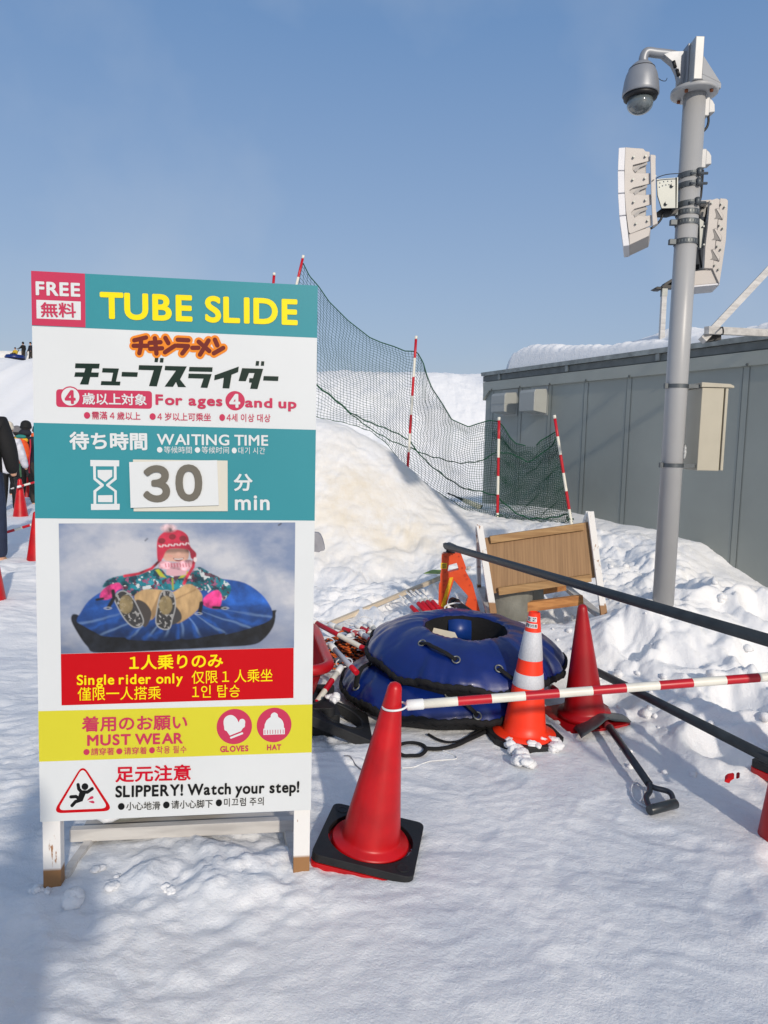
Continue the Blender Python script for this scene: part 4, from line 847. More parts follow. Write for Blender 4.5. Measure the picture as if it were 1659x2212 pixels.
# gloves and hat pictograms
flat('pictogram_disc', [circ(BG, (444, 452), 324, 60)], C_PINK, .0008); flat('pictogram_disc', [circ(BG, (1175, 425), 318, 60)], C_PINK, .0008)
glove = [(360, 615), (300, 530), (255, 450), (247, 350), (275, 285), (330, 248), (395, 240), (455, 270), (500, 325), (522, 375), (550, 322), (600, 310), (638, 340), (640, 400), (600, 480), (565, 535)]
sm = lambda pts: [(p.x, p.y) for p in bez([(x, y, 0) for x, y in pts], 120, True)]
flat('pictogram', [[BG(*p) for p in sm(glove[1:-1])+[]], [BG(*p) for p in glove]], C_WHITE, .0012)
flat('pictogram', capsules(BG, [[(382, 655), (588, 575)]], 18), C_WHITE, .0012)
hat = [(995, 490), (1003, 410), (1035, 340), (1080, 298), (1112, 278), (1112, 250), (1125, 222), (1150, 202), (1180, 192), (1215, 204), (1240, 225), (1246, 260), (1250, 278), (1300, 310), (1335, 355), (1352, 410), (1355, 478), (1370, 478), (1370, 592), (977, 606), (977, 490)]
flat('pictogram', [[BG(*p) for p in hat]], C_WHITE, .0012)
flat('hat_rib', [[BG(x-6, 514-(x-1000)*.02), BG(x+5, 514-(x-1000)*.02), BG(x+5, 590-(x-1000)*.03), BG(x-6, 590-(x-1000)*.03)] for x in np.linspace(1006, 1341, 8)], C_PINK, .0016)
# slipping figure in its triangle
def rtri(pts, rad): return rrect(BHH, pts, rad, 10)
flat('warning_triangle', [rtri([(832, -30), (1680, 1262), (0, 1330)], .0335)], C_RED, .0008)
flat('warning_triangle', [rtri([(832, 60), (1540, 1185), (135, 1245)], .024)], C_WHITE, .0011)
flat('slipping_figure', [circ(BHH, (897, 590), 94)]+capsules(BHH, [[(708, 535), (728, 655), (800, 735)], [(1098, 648), (965, 742), (860, 742)], [(510, 872), (650, 862), (740, 920)], [(540, 1110), (640, 1000), (740, 960)]], 46)+[[BHH(*p) for p in ((735, 650), (810, 690), (960, 692), (915, 790), (830, 992), (650, 1050), (610, 970), (690, 940), (745, 745))]], C_BLACK, .0015)
flat('splash', [[BHH(*p) for p in sm([(962, 968), (1010, 905), (1065, 858), (1120, 858), (1134, 895), (1105, 925), (1030, 945)])], [BHH(*p) for p in sm([(1000, 1005), (1060, 985), (1120, 980), (1158, 1010), (1150, 1045), (1100, 1046), (1050, 1028)])]], C_PINK, .0015)
# ---- the printed picture of a child on a tube, painted as colours of one flat sheet
NPX, NPY = 520, 288
px = 57+(np.arange(NPX+1)/NPX)*1540; py = 58+(np.arange(NPY+1)/NPY)*847
QX, QY = np.meshgrid(px, py)
def lin(r, g, b): return np.array(S(r, g, b)[:3])
img = np.zeros(QX.shape+(3,))
n1_ = fbm(QX*.0035, QY*.0055, 201, 5, .55); n2_ = fbm(QX*.02, QY*.02, 205, 4)
spray = np.exp(-((QY-(QX-700)*.45-120)/120)**2)*sst(700, 900, QX)+.8*np.exp(-(((QX-480)/330)**2+((QY-230)/170)**2))
g = np.clip(.30+n1_*.75+.55*spray+.25*n2_*spray, 0, 1)[..., None]
img[:] = lin(126, 142, 172)*(1-g)+lin(202, 203, 208)*g
img *= (1-.30*sst(650, 900, QY)*sst(400, 100, QX))[..., None]
def sd(pts):
    P = np.array(pts, float); d = np.full(QX.shape, 1e9); ins = np.zeros(QX.shape, bool)
    for i in range(len(P)):
        (x1, y1), (x2, y2) = P[i-1], P[i]; ex, ey = x2-x1, y2-y1
        t = np.clip(((QX-x1)*ex+(QY-y1)*ey)/max(1e-6, ex*ex+ey*ey), 0, 1)
        d = np.minimum(d, np.hypot(QX-x1-t*ex, QY-y1-t*ey))
        c = (y1 > QY) != (y2 > QY); xi = x1+(QY-y1)/(ey if abs(ey) > 1e-9 else 1e-9)*ex; ins ^= c & (QX < xi)
    return np.where(ins, -d, d)
def cov(d, soft=4.5): return np.clip(.5-d/soft/2, 0, 1)
def paint(msk, col):
    global img
    img = img*(1-msk[..., None])+np.asarray(col)*msk[..., None]
def spl(pts): return [(p.x, p.y) for p in bez([(x, y, 0) for x, y in pts], 90, True)]
def stroke(pts, w):
    d = np.full(QX.shape, 1e9)
    for (x1, y1), (x2, y2) in zip(pts[:-1], pts[1:]):
        ex, ey = x2-x1, y2-y1; t = np.clip(((QX-x1)*ex+(QY-y1)*ey)/(ex*ex+ey*ey), 0, 1); d = np.minimum(d, np.hypot(QX-x1-t*ex, QY-y1-t*ey))
    return cov(d-w)
def ell(cx, cy, rx, ry, soft=3.): return cov((np.hypot((QX-cx)/rx, (QY-cy)/ry)-1)*min(rx, ry), soft)
def tone(c, f): return lin(*c)*np.clip(f, .05, 4)[..., None]
paint(ell(1380, 840, 240, 90, 60)*.5, lin(70, 90, 128))
paint(cov(sd(spl([(125, 680), (160, 648), (300, 740), (480, 790), (770, 800), (1130, 750), (1440, 650), (1468, 672), (1452, 760), (1385, 845), (1300, 880), (1060, 890), (700, 900), (300, 906), (225, 860), (165, 770)]))), tone((20, 23, 30), 1+1.6*n2_))
tubm = cov(sd(spl([(160, 690), (190, 630), (240, 560), (330, 500), (480, 455), (700, 440), (1000, 425), (1130, 433), (1260, 460), (1370, 535), (1430, 615), (1447, 665), (1438, 705), (1380, 738), (1250, 778), (1200, 790), (1130, 803), (1115, 795), (900, 830), (830, 825), (770, 838), (600, 832), (490, 822), (462, 806), (335, 797), (275, 768), (195, 720)])))
ang = np.arctan2(QY-560, (QX-800)*.62)
sh = .62+.6*sst(820, 470, QY)+.45*np.maximum(0, np.sin(ang*17+3*fbm(QX*.008, QY*.008, 211, 3)))**3*sst(540, 640, QY)*1.2-.35*sst(700, 830, QY)
sh = sh+1.5*np.exp(-((QY-560-.00035*(QX-1220)**2)/38)**2)*sst(1080, 1180, QX)*.6
paint(tubm, tone((26, 72, 142), sh*(1+.5*n2_)))
fl = np.maximum(0, np.sin(ang*23+2.2*fbm(QX*.006, QY*.006, 213, 3)))**6*sst(600, 700, QY)*sst(830, 760, QY)
paint(tubm*fl*.35, lin(140, 172, 210))
jm = cov(sd(spl([(330, 475), (370, 420), (480, 395), (560, 392), (690, 352), (750, 400), (880, 400), (950, 350), (1030, 390), (1150, 460), (1162, 520), (1110, 575), (1062, 510), (960, 505), (880, 490), (800, 500), (720, 505), (560, 530), (480, 530), (450, 480), (430, 450)])))
paint(jm, tone((24, 122, 136), .9+.9*n2_+.5*fbm(QX*.012, QY*.012, 221, 3)))
_w = lambda s_, f, t: np.clip((fbm(QX*f, QY*f*1.1, s_, 3)-t)*9, 0, 1)*jm
paint(_w(301, .026, .20)*.9, lin(216, 220, 220)); paint(_w(311, .030, .24)*.9, lin(92, 36, 58)); paint(_w(321, .022, .24)*.85, lin(14, 54, 72)); paint(_w(331, .034, .33)*.9, lin(160, 84, 120))
img *= (1-.45*jm*sst(470, 560, QY)-.3*jm*np.exp(-((QX-930)/40)**2))[..., None]
paint(cov(sd([(668, 365), (690, 358), (740, 418), (700, 410)])), lin(184, 188, 50)); paint(cov(sd([(820, 422), (870, 370), (890, 385), (850, 418)])), lin(184, 188, 50)); paint(stroke([(780, 425), (783, 495)], 6), lin(160, 166, 60))
pm = cov(sd(spl([(530, 545), (590, 495), (690, 495), (780, 512), (870, 463), (930, 480), (978, 550), (940, 640), (820, 722), (785, 690), (700, 640), (640, 695), (590, 640)])))
paint(pm, tone((192, 158, 112), 1.05+.35*fbm(QX*.03, QY*.012, 231, 4)-.35*sst(600, 720, QY)-.25*sst(900, 980, QX)))
paint(cov(sd([(700, 505), (720, 520), (690, 640), (650, 690), (640, 640)]))*.55, lin(110, 84, 56)); paint(stroke([(800, 560), (930, 500)], 5)*.5, lin(130, 100, 66))
paint(cov(sd(spl([(540, 570), (600, 580), (642, 650), (612, 732), (580, 722)]))), lin(70, 64, 60)); paint(cov(sd(spl([(790, 610), (832, 650), (834, 700), (770, 725)]))), lin(64, 62, 62))
for sp_, tan in (([(400, 545), (428, 505), (472, 500), (522, 545), (562, 620), (592, 700), (568, 742), (520, 740), (468, 690), (420, 605)], (478, 590)), ([(702, 520), (740, 498), (785, 520), (802, 600), (782, 690), (760, 756), (705, 757), (668, 712), (680, 600)], (735, 600))):
    s_ = cov(sd(spl(sp_))); paint(s_, lin(176, 176, 174)); s2_ = cov(sd(spl(sp_))+6); paint(s2_, tone((58, 57, 57), 1+.5*n2_))
    paint(s2_*np.clip((fbm(QX*.06, QY*.06, 251, 2)-.1)*6, 0, 1)*.75, lin(178, 176, 172)); paint(cov((np.hypot((QX-tan[0])/44, (QY-tan[1])/62)-1)*44)*.85, tone((150, 132, 92), 1+.5*n2_))
mit = [[(312, 545), (322, 500), (370, 462), (432, 446), (452, 482), (420, 500), (390, 540), (350, 556)], [(983, 600), (985, 560), (1030, 520), (1080, 505), (1106, 550), (1090, 622), (1040, 627)]]
for q in mit: paint(cov(sd(spl(q))), tone((214, 58, 128), 1+1.1*n2_))
paint(stroke([(395, 500), (400, 545), (365, 605)], 12), lin(22, 22, 26)); paint(stroke([(970, 590), (960, 650)], 13), lin(22, 22, 26)); paint(stroke([(1050, 620), (1130, 625)], 9), lin(22, 22, 26)); paint(stroke([(290, 555), (330, 548)], 8), lin(22, 22, 26))
for q in ((360, 612), (950, 660), (1128, 627)): paint(ell(q[0], q[1], 24, 9)-ell(q[0], q[1], 16, 5)*1 if False else np.clip(ell(q[0], q[1], 24, 9)-ell(q[0], q[1], 16, 5), 0, 1), lin(180, 182, 184))
paint(cov(sd(spl([(718, 268), (740, 232), (820, 222), (884, 232), (884, 290), (850, 312), (770, 310), (732, 302)]))), tone((206, 160, 140), 1.08-.62*sst(268, 240, QY)-.25*sst(850, 885, QX)+.12*sst(280, 300, QY)))
paint(ell(820, 262, 16, 12, 6)*.7, lin(226, 176, 156)); paint(cov(sd(spl([(786, 288), (820, 292), (854, 287), (840, 305), (820, 310), (800, 305)]))), lin(132, 56, 56)); paint(stroke([(796, 294), (820, 297), (846, 293)], 3.2), lin(232, 226, 220)); paint(stroke([(755, 270), (775, 276)], 6)*.4, lin(226, 140, 130))
paint(cov(sd([(740, 340), (880, 335), (870, 400), (790, 408), (740, 398)])), lin(220, 170, 178))
paint(cov(sd(spl([(690, 345), (712, 305), (790, 318), (895, 300), (918, 340), (870, 370), (780, 360), (720, 360)]))), tone((224, 170, 178), 1+1.2*n2_)); 
for k in range(9): paint(stroke([(735+k*19, 326), (738+k*19, 345)], 3)*.8, lin(180, 50, 80))
hm = cov(sd(spl([(680, 262), (683, 170), (712, 128), (760, 104), (830, 106), (880, 142), (897, 210), (936, 258), (928, 292), (902, 290), (882, 236), (790, 226), (742, 240), (716, 292), (688, 308)])))
paint(hm, tone((196, 42, 70), 1.1+.35*n2_-.4*sst(740, 910, QX)-.2*sst(720, 680, QX)))
for k in range(11): paint(stroke([(695+k*19, 206-k*1.5+(k % 2)*8), (702+k*19, 212-k*1.5-(k % 2)*8)], 4)*hm, lin(230, 214, 214))
for q in ((712, 175), (780, 148), (850, 160)): paint(np.clip(ell(q[0], q[1], 22, 18)+.8*(n2_), 0, 1)*ell(q[0], q[1], 26, 20)*hm*.7, lin(90, 34, 36))
paint(cov(sd([(700+i*0, 0) for i in range(1)]+[(0, 0), (0, 1)]))*0, lin(0, 0, 0))
paint(ell(757, 92, 48, 26, 8), tone((230, 196, 200), 1+1.2*n2_))
paint(stroke([(702, 300), (645, 355), (560, 388), (470, 402)], 9), tone((190, 40, 66), 1+1.5*n2_)); paint(stroke([(925, 290), (915, 350), (880, 405), (856, 458)], 10), tone((196, 44, 70), 1+1.5*n2_)); paint(ell(930, 300, 12, 16), lin(230, 214, 212))
paint(stroke([(1012, 470), (1030, 500), (1015, 515)], 4), lin(220, 222, 224)); paint(stroke([(1485, 75), (1500, 66)], 5), lin(70, 76, 90)); paint(stroke([(605, 172), (618, 160)], 5)*.7, lin(80, 84, 96))
img = np.clip(.86*img*(1+.05*(np.random.RandomState(3).rand(*QX.shape)-.5))[..., None], 0, 1)
PA, PB, PC_, PD = BE(57, 58), BE(1597, 57), BE(1586, 869), BE(71, 905)
fu = np.linspace(0, 1, NPX+1)[None, :]; fv = np.linspace(0, 1, NPY+1)[:, None]
bx_ = [(PA[i]*(1-fu)+PB[i]*fu)*(1-fv)+(PD[i]*(1-fu)+PC_[i]*fu)*fv for i in (0, 1)]
M_PIC = bpy.data.materials.new('printed picture'); M_PIC.use_nodes = True
_n, _l = M_PIC.node_tree.nodes, M_PIC.node_tree.links; _a = _n.new('ShaderNodeVertexColor'); _a.layer_name = 'print'
_l.new(_a.outputs[0], _n['Principled BSDF'].inputs['Base Color']); _n['Principled BSDF'].inputs['Roughness'].default_value = .4
pic = grid_mesh('printed_picture', bx_[0], np.full(bx_[0].shape, -.0006), bx_[1], M_PIC); pic.parent = board
tag(pic, 'printed picture of a child in a red hat riding a blue tube', None)
ca_ = pic.data.color_attributes.new('print', 'FLOAT_COLOR', 'POINT'); ca_.data.foreach_set('color', np.concatenate([img, np.ones(img.shape[:2]+(1,))], -1).astype(np.float32).ravel())
# ---- frame of the sign
for sx_ in (-1, 1):
    mb = MB(); x = sx_*(BW/2-.031); mb.box((x, .036, (SLEG+.9)/2+.0), (.058, .044, SLEG+.9)); mb.build('front_leg', M_PEEL, sign, bevel=.002)
ca, sa = math.cos(.0), math.sin(.0)
for sx_ in (-1, 1):
    x = sx_*(BW/2-.095); mb = MB(); mb.beam((x, .075, 1.78), (x, .62, -.02), .045, .028, up=(0, 1, .3)); mb.build('rear_leg', M_WHITEWOOD, sign, bevel=.002)
    mb = MB(); mb.beam((sx_*(BW/2-.05), .066, .015), (sx_*(BW/2-.12), .60, .03), .028, .045); mb.build('side_rail', M_WHITEWOOD, sign)
MB().box((-.005, .30, .062), (.88, .035, .048)).build('cross_bar', M_WHITEWOOD, sign, bevel=.002)
MB().box((.0, .40, .03), (.84, .045, .045)).build('cross_bar', M_WHITEWOOD, sign, bevel=.002)
MB().box((.0, .56, .064), (.84, .035, .05)).build('cross_bar', M_WHITEWOOD, sign, bevel=.002)
R2 = wmat(sign)
def on_sign(x, y, z): return R2 @ Vector((x, y, z))
def concrete_weight(label, c, r, h, tilt=0., grp=None):
    o = thing('concrete_weight', label, 'weight', tuple(c), (tilt, tilt*.5, 0))
    MB().lathe([(r*.86, 0), (r*.97, .006), (r, .03), (r*1.0, h-.02), (r*.97, h), (r*.3, h+.004), (0, h+.004)], 44).build('block', M_CONC, o)
    MB().tube(bez([(-.05, 0, h), (-.045, 0, h+.05), (.045, 0, h+.05), (.05, 0, h)], 14), .006, 6).build('lifting_loop', M_DGALV, o)
    return o
concrete_weight('grey concrete weight under the left half of the TUBE SLIDE sign', on_sign(-.26, .455, .089), .14, .26, .0)
concrete_weight('grey concrete weight with a frayed rim under the middle of the TUBE SLIDE sign', on_sign(.03, .47, .094), .125, .24, .0)
gc = thing('grey_cloth', 'grey cloth hanging out behind the right edge of the TUBE SLIDE sign', 'cloth', tuple(on_sign(.44, .12, .95)))
mb = MB(); ca0 = [at(*ZM(x, y), 2.62) for x, y in ((20, 282), (70, 287), (90, 305), (108, 345), (122, 400), (126, 442), (90, 446), (84, 458), (20, 450))]; mb.prism(ca0, (0, .03, 0)); mb.build('fabric', mat('grey fabric', S(150, 150, 156), .8, var=.1, scale=30, bump=.3), gc, True, bevel=.006)
# ------------------------------------------------------------------ cones
def make_cone(name, label, loc, cols=(M_RED,), weight=True, tilt=(0, 0), rz=.35, flange=True, scale=1., redbase=True):
    o = thing(name, label, 'traffic cone', loc, (tilt[0], tilt[1], rz)); o.scale = (scale,)*3
    z0 = .035
    prof = [(.150, z0), (.150, z0+.022), (.146, z0+.03), (.118, z0+.034), (.114, z0+.045), (.112, z0+.055), (.030, .648), (.027, .672), (.021, .686), (.010, .692), (0, .694)]
    mb = MB(); mb.lathe(prof, 56); mb.build('cone', cols[0], o)
    sq = lambda h, r: [(h*a-r*a*0+0, h*b, 0) for a, b in ((-1, -1), (1, -1), (1, 1), (-1, 1))]
    def plate(nm, half, z, th, m_, hole, cr=.03):
        P = []
        for a, b in ((-1, -1), (1, -1), (1, 1), (-1, 1)):
            c = Vector((a*(half-cr), b*(half-cr), z)); s0 = math.atan2(b, a)
            for t in np.linspace(-math.pi/4, math.pi/4, 5): P.append(c+Vector((math.cos(s0+t)*cr, math.sin(s0+t)*cr, 0)))
        H = [[Vector((hole*math.cos(t), hole*math.sin(t), z)) for t in np.linspace(0, 2*math.pi, 37)[:-1]]] if hole else []
        mb = MB(); mb.prism(P, (0, 0, th), H); return mb.build(nm, m_, o, bevel=.004)
    if redbase: plate('base', .192, .0, .034, cols[0], 0)
    if weight:
        plate('rubber_weight', .19, .036, .03, M_BLK, .165)
        for a, b in ((-.145, .145), (.145, -.145)):
            mb = MB(); mb.lathe([(.026, .0662), (.024, .068), (.016, .068), (.014, .0665)], 20, Matrix.Translation((a, b, 0))); mb.build('moulded_ring', M_BLK, o)
    return o
c1 = Vector((-.030, 2.63, 0))
make_cone('traffic_cone', 'glossy red traffic cone with a black rubber weight beside the TUBE SLIDE sign', (c1.x, c1.y, hz(c1.x, c1.y)-.012), rz=-.16, tilt=(.0, .13))
c2 = on(1262, 1553)
make_cone('traffic_cone', 'dark red weathered cone on a bare red base behind the snow shovel', (c2.x, c2.y, hz(c2.x, c2.y)-.02), cols=(M_DRED,), weight=False, rz=.25, tilt=(.02, -.085))
c3 = atz(1706, 1800, .03)
make_cone('traffic_cone', 'bright red cone cut by the right picture edge with snow at its foot', (c3.x, c3.y, -.085), cols=(M_RED,), weight=False, redbase=False, rz=.2, tilt=(0, -.05))
c4 = atz(1752, 1692, .02)
make_cone('traffic_cone', 'red cone with a black weight almost hidden at the right picture edge', (c4.x, c4.y, .03), rz=.5, tilt=(0, .0))
c = on(45, 1130, .09)
make_cone('traffic_cone', 'red cone under the striped bar at the far left beside the queue', (c.x, c.y, .06), rz=.6, scale=1.1)
c = on(80, 1238, .06)
make_cone('traffic_cone', 'red cone with a black weight half hidden behind the left sign edge', (c.x, c.y, .04), rz=.3)
c = on(-14, 1332, .02)
make_cone('traffic_cone', 'red cone at the left picture edge with only its black foot in view', (c.x, c.y, .0), rz=-.25)
c = on(60, 1085, .09)
make_cone('traffic_cone', 'small distant red cone seen behind the person with the orange backpack', (c.x, c.y, .06), rz=.1)
c = on(12, 1166, .09)
make_cone('traffic_cone', 'red cone behind the legs of the person in the black jacket', (c.x-.35, c.y, .06), rz=-.2)
# orange reflective cone
oc = on(1131, 1592); oz = hz(oc.x, oc.y)-.01
orc = thing('reflective_cone', 'bright orange cone with two white reflective bands standing before the blue tubes', 'traffic cone', (oc.x, oc.y, oz), (.02, .035, .2))
def rr_(z): return .030+(.700-z)/.645*.085
zsR = [.04, .055, .30, .300, .372, .372, .452, .452, .596, .596, .690, .700, .700, .62]
cuts = [(.05, .302, 0), (.302, .374, 1), (.374, .448, 0), (.448, .60, 1), (.60, .70, 0)]
mb = MB(); mb.lathe([(.17, .03), (.168, .045), (.125, .05)]+[(rr_(z), z) for z in np.linspace(.055, .70, 14)]+[(.024, .702), (.022, .60)], 52); mb.build('cone', M_RFOR, orc)
for a, b, k in cuts:
    if k: mb = MB(); mb.lathe([(rr_(a)+.0005, a), (rr_(a)+.0022, a+.002), (rr_(b)+.0022, b-.002), (rr_(b)+.0005, b)], 52); mb.build('reflective_band', M_REFL, orc)
mb = MB(); P = [Vector((.21*math.cos(t+math.pi/8), .21*math.sin(t+math.pi/8), .0)) for t in np.linspace(0, 2*math.pi, 9)[:-1]]; mb.prism(P, (0, 0, .04), [[Vector((.15*math.cos(t), .15*math.sin(t), 0)) for t in np.linspace(0, 2*math.pi, 33)[:-1]]]); mb.build('rubber_weight', M_BLK, orc, bevel=.005)
def wrap_label(z0, h, a0, a1, body, bold):
    mb = MB(); N = 10
    for i in range(N):
        t0, t1 = a0+(a1-a0)*i/N, a0+(a1-a0)*(i+1)/N
        mb.add([((rr_(z)+.0008)*math.cos(t), (rr_(z)+.0008)*math.sin(t), z) for z, t in ((z0, t0), (z0, t1), (z0+h, t1), (z0+h, t0))], [(0, 1, 2, 3)], 0, False)
    lb = mb.build('sticker', C_WHITE, orc, fix=False)
    cu = bpy.data.curves.new('t', 'FONT'); cu.body = body; cu.offset = bold; cu.resolution_u = 3
    o = bpy.data.objects.new('t', cu); COL.objects.link(o); bpy.context.view_layer.update()
    me = bpy.data.meshes.new_from_object(o.evaluated_get(bpy.context.evaluated_depsgraph_get())); bpy.data.objects.remove(o)
    co = np.array([v.co[:] for v in me.vertices]); mn, mx = co.min(0), co.max(0)
    for v in me.vertices:
        t = a0+(a1-a0)*(.06+.88*(v.co.x-mn[0])/(mx[0]-mn[0])); z = z0+h*(.14+.72*(v.co.y-mn[1])/(mx[1]-mn[1])); R_ = rr_(z)+.0014
        v.co = (R_*math.cos(t), R_*math.sin(t), z)
    me.materials.clear(); me.materials.append(C_BLACK); t = bpy.data.objects.new('sticker_lettering', me); COL.objects.link(t); t.parent = lb
fa = math.atan2(-oc.y, -oc.x)-.2
wrap_label(.655, .026, fa-1.15, fa+.45, '北  舗', .03); wrap_label(.622, .024, fa-1.25, fa+.55, '雪まつり用', .025)
# ------------------------------------------------------------------ striped cone bars
def cone_bar(label, a, b, first='w', group=None, r=.017, ring=('a',), seg=.155, white=M_BARWHT, off=.0, ringr=.048, ringn=None):
    a, b = Vector(a), Vector(b); d = (b-a); Lb = d.length; d.normalize()
    o = thing('cone_bar', label, 'bar', tuple(a), group=group)
    cuts = [0.]; x = off if off else seg
    while x < Lb: cuts.append(x); x += seg
    cuts.append(Lb); path = []; mis = []
    for i in range(len(cuts)-1):
        k = (i % 2) ^ (first == 'r')
        path += [a+d*cuts[i], a+d*(cuts[i+1]-.0006)]; mis += [k, k]
    MB().tube(path, r, 14, mis=mis).build('pole', [white, M_BARRED], o, True)
    for e, p, s_ in (('a', a, -1), ('b', b, 1)):
        if e in ring:
            dd = d*s_
            mb = MB(); mb.tube([p-dd*.055, p-dd*.052, p+dd*.006, p+dd*.012], [r*1.02, r*1.17, r*1.17, r*.8], 14); mb.build('end_sleeve', M_WPLAST, o, True)
            n = (ringn or Vector((0, 0, 1))); n = Vector(n)-dd*dd.dot(Vector(n)); n.normalize(); sd_ = dd.cross(n); c_ = p+dd*(.010+ringr)
            mb = MB(); mb.tube([c_+dd*(ringr*math.cos(t))+sd_*(ringr*math.sin(t)) for t in np.linspace(0, 2*math.pi, 33)[:-1]], .0042, 8, closed=True); mb.build('ring', M_WPLAST, o, True)
    return o
pa_, pb_ = at(884, 1523, 2.61), at(1659, 1462, 2.66)
dirb = (pb_-pa_).normalized()
cone_bar('red and white striped bar hung from the front red cone across the picture', pa_, pa_+dirb*1.95, 'w', ring=('a', 'b'), seg=.128, off=.183, ringr=.045, r=.0172)
# pile behind the sign
def zp_(x, y, Y): return at(*ZP(x, y), Y)
G = 'striped bars heaped in the snow between the sign and the blue tubes'
def barZ(lbl, p0, p1, Y0, Y1, **k): return cone_bar(lbl, zp_(*p0, Y0), zp_(*p1, Y1), group=G, **k)
barZ('striped bar lying across the orange and black rope', (20, 360), (1060, 915), 4.72, 4.36, first='r', off=.27, seg=.2)
barZ('striped bar lying behind the rope with its upper end under the white board edge', (360, 440), (1120, 680), 5.0, 4.72, first='w', off=.13, seg=.2)
barZ('white striped bar with a ring end lying left of the rope heap', (365, 800), (830, 1290), 4.3, 4.02, first='w', off=.27, seg=.15, ring=('a',), white=mat('pale bar', S(196, 198, 208), .4))
barZ('striped bar slanting over the stacked black rubber weights', (540, 1200), (20, 1960), 4.1, 3.72, first='w', off=.13, seg=.105, ring=('a',))
barZ('striped bar with a large ring resting against the upper blue tube', (905, 590), (1120, 730), 4.75, 4.55, first='w', ring=('a',), white=mat('pale bar', S(196, 198, 208), .4))
barZ('short striped bar with a wire ring farthest back in the heap', (1050, 420), (1260, 640), 5.1, 4.95, first='w', off=.16, seg=.12, ring=('a',))
barZ('red ended bar in the middle of the heap', (820, 450), (1160, 640), 5.05, 4.9, first='r', off=.14, seg=.2)
barZ('second red ended bar just right of the middle of the heap', (960, 480), (1200, 600), 5.15, 5.0, first='r', off=.08, seg=.2)
barZ('hollow ended bar stub pointing at the viewer beside the rope', (690, 650), (880, 560), 4.6, 4.9, first='w', off=.1, seg=.12)
GB = 'striped bars bundled beside the orange barricade'
def zq_(x, y, Y): return at(*ZM(x, y), Y)
for i, (p0, p1, f) in enumerate((((845, 890), (960, 1010), 'w'), ((905, 860), (1020, 980), 'w'), ((940, 850), (1060, 985), 'w'), ((985, 845), (1090, 965), 'w'), ((1035, 850), (1130, 955), 'w'))):
    cone_bar(['leftmost bar of the bundle beside the orange barricade', 'second bar from the left in the bundle by the orange barricade', 'middle bar of the bundle beside the orange barricade', 'fourth bar from the left in the bundle by the barricade', 'rightmost bar of the bundle beside the orange barricade'][i],
             zq_(*p0, 5.5-.02*i), zq_(*p1, 5.25-.02*i), f, group=GB, ring=('a',), off=.1, seg=.2, ringn=(.6, -.6, .4), white=(M_BARWHT if i > 1 else mat('pale bar', S(196, 198, 208), .4)))
cone_bar('striped bar poking out between the blue tube and the dark red cone', at(*Z6(385, 520), 4.6), at(*Z6(470, 590), 4.35), 'r', ring=(), off=.07, seg=.1)
# rope
rope = thing('rope_heap', 'heap of orange and black twisted rope between the striped bars', 'rope', (.0, 4.7, .05))
M_ROPE = bpy.data.materials.new('orange black rope'); M_ROPE.use_nodes = True
_n, _l = M_ROPE.node_tree.nodes, M_ROPE.node_tree.links
_u = _n.new('ShaderNodeTexCoord'); _w = _n.new('ShaderNodeTexWave'); _w.inputs['Scale'].default_value = 9; _w.inputs['Distortion'].default_value = .6; _w.bands_direction = 'DIAGONAL'
_r = _n.new('ShaderNodeValToRGB'); _r.color_ramp.elements[0].position = .42; _r.color_ramp.elements[1].position = .5; _r.color_ramp.elements[0].color = S(22, 18, 16); _r.color_ramp.elements[1].color = S(214, 98, 34)
_l.new(_u.outputs['Object'], _w.inputs['Vector']); _l.new(_w.outputs['Fac'], _r.inputs['Fac']); _l.new(_r.outputs[0], _n['Principled BSDF'].inputs['Base Color']); _n['Principled BSDF'].inputs['Roughness'].default_value = .7
rope_c = [zp_(x, y, 4.75) for x, y in ((700, 950), (620, 850), (860, 1000), (480, 930), (930, 800), (760, 1080))]
rc = Vector((.0, 0, 0))
ctr = on(*ZP(690, 960), .1)
mb = MB()
for k in range(9):
    pts = []; cx = ctr.x+(rnd.random()-.5)*.22; cy = ctr.y+(rnd.random()-.5)*.3; ph = rnd.random()*6
    for t in range(34):
        a = ph+t*.62+.3*math.sin(t*1.7+k); R_ = .07+.085*rnd.random()
        x_, y_ = cx+R_*1.25*math.cos(a), cy+R_*1.1*math.sin(a)
        pts.append((x_, y_, hz(x_, y_)*.0+.10+.012*k*.9+.02*rnd.random()*1.5-.9*((x_-ctr.x)**2+(y_-ctr.y)**2)))
    mb.tube(bez(pts, 34*6), .0062, 6)
for tail in (((490, 700), (480, 600), (560, 555), (640, 560), (720, 640), (740, 690)), ((560, 1255), (640, 1290), (770, 1335)), ((870, 1150), (865, 1220), (880, 1260)), ((440, 1050), (440, 1120), (450, 1150)), ((700, 760), (860, 800), (900, 850), (870, 875))):
    mb.tube(bez([zp_(x, y, 4.68) for x, y in tail], 40), .0062, 6)
mb.build('rope', M_ROPE, rope, True)
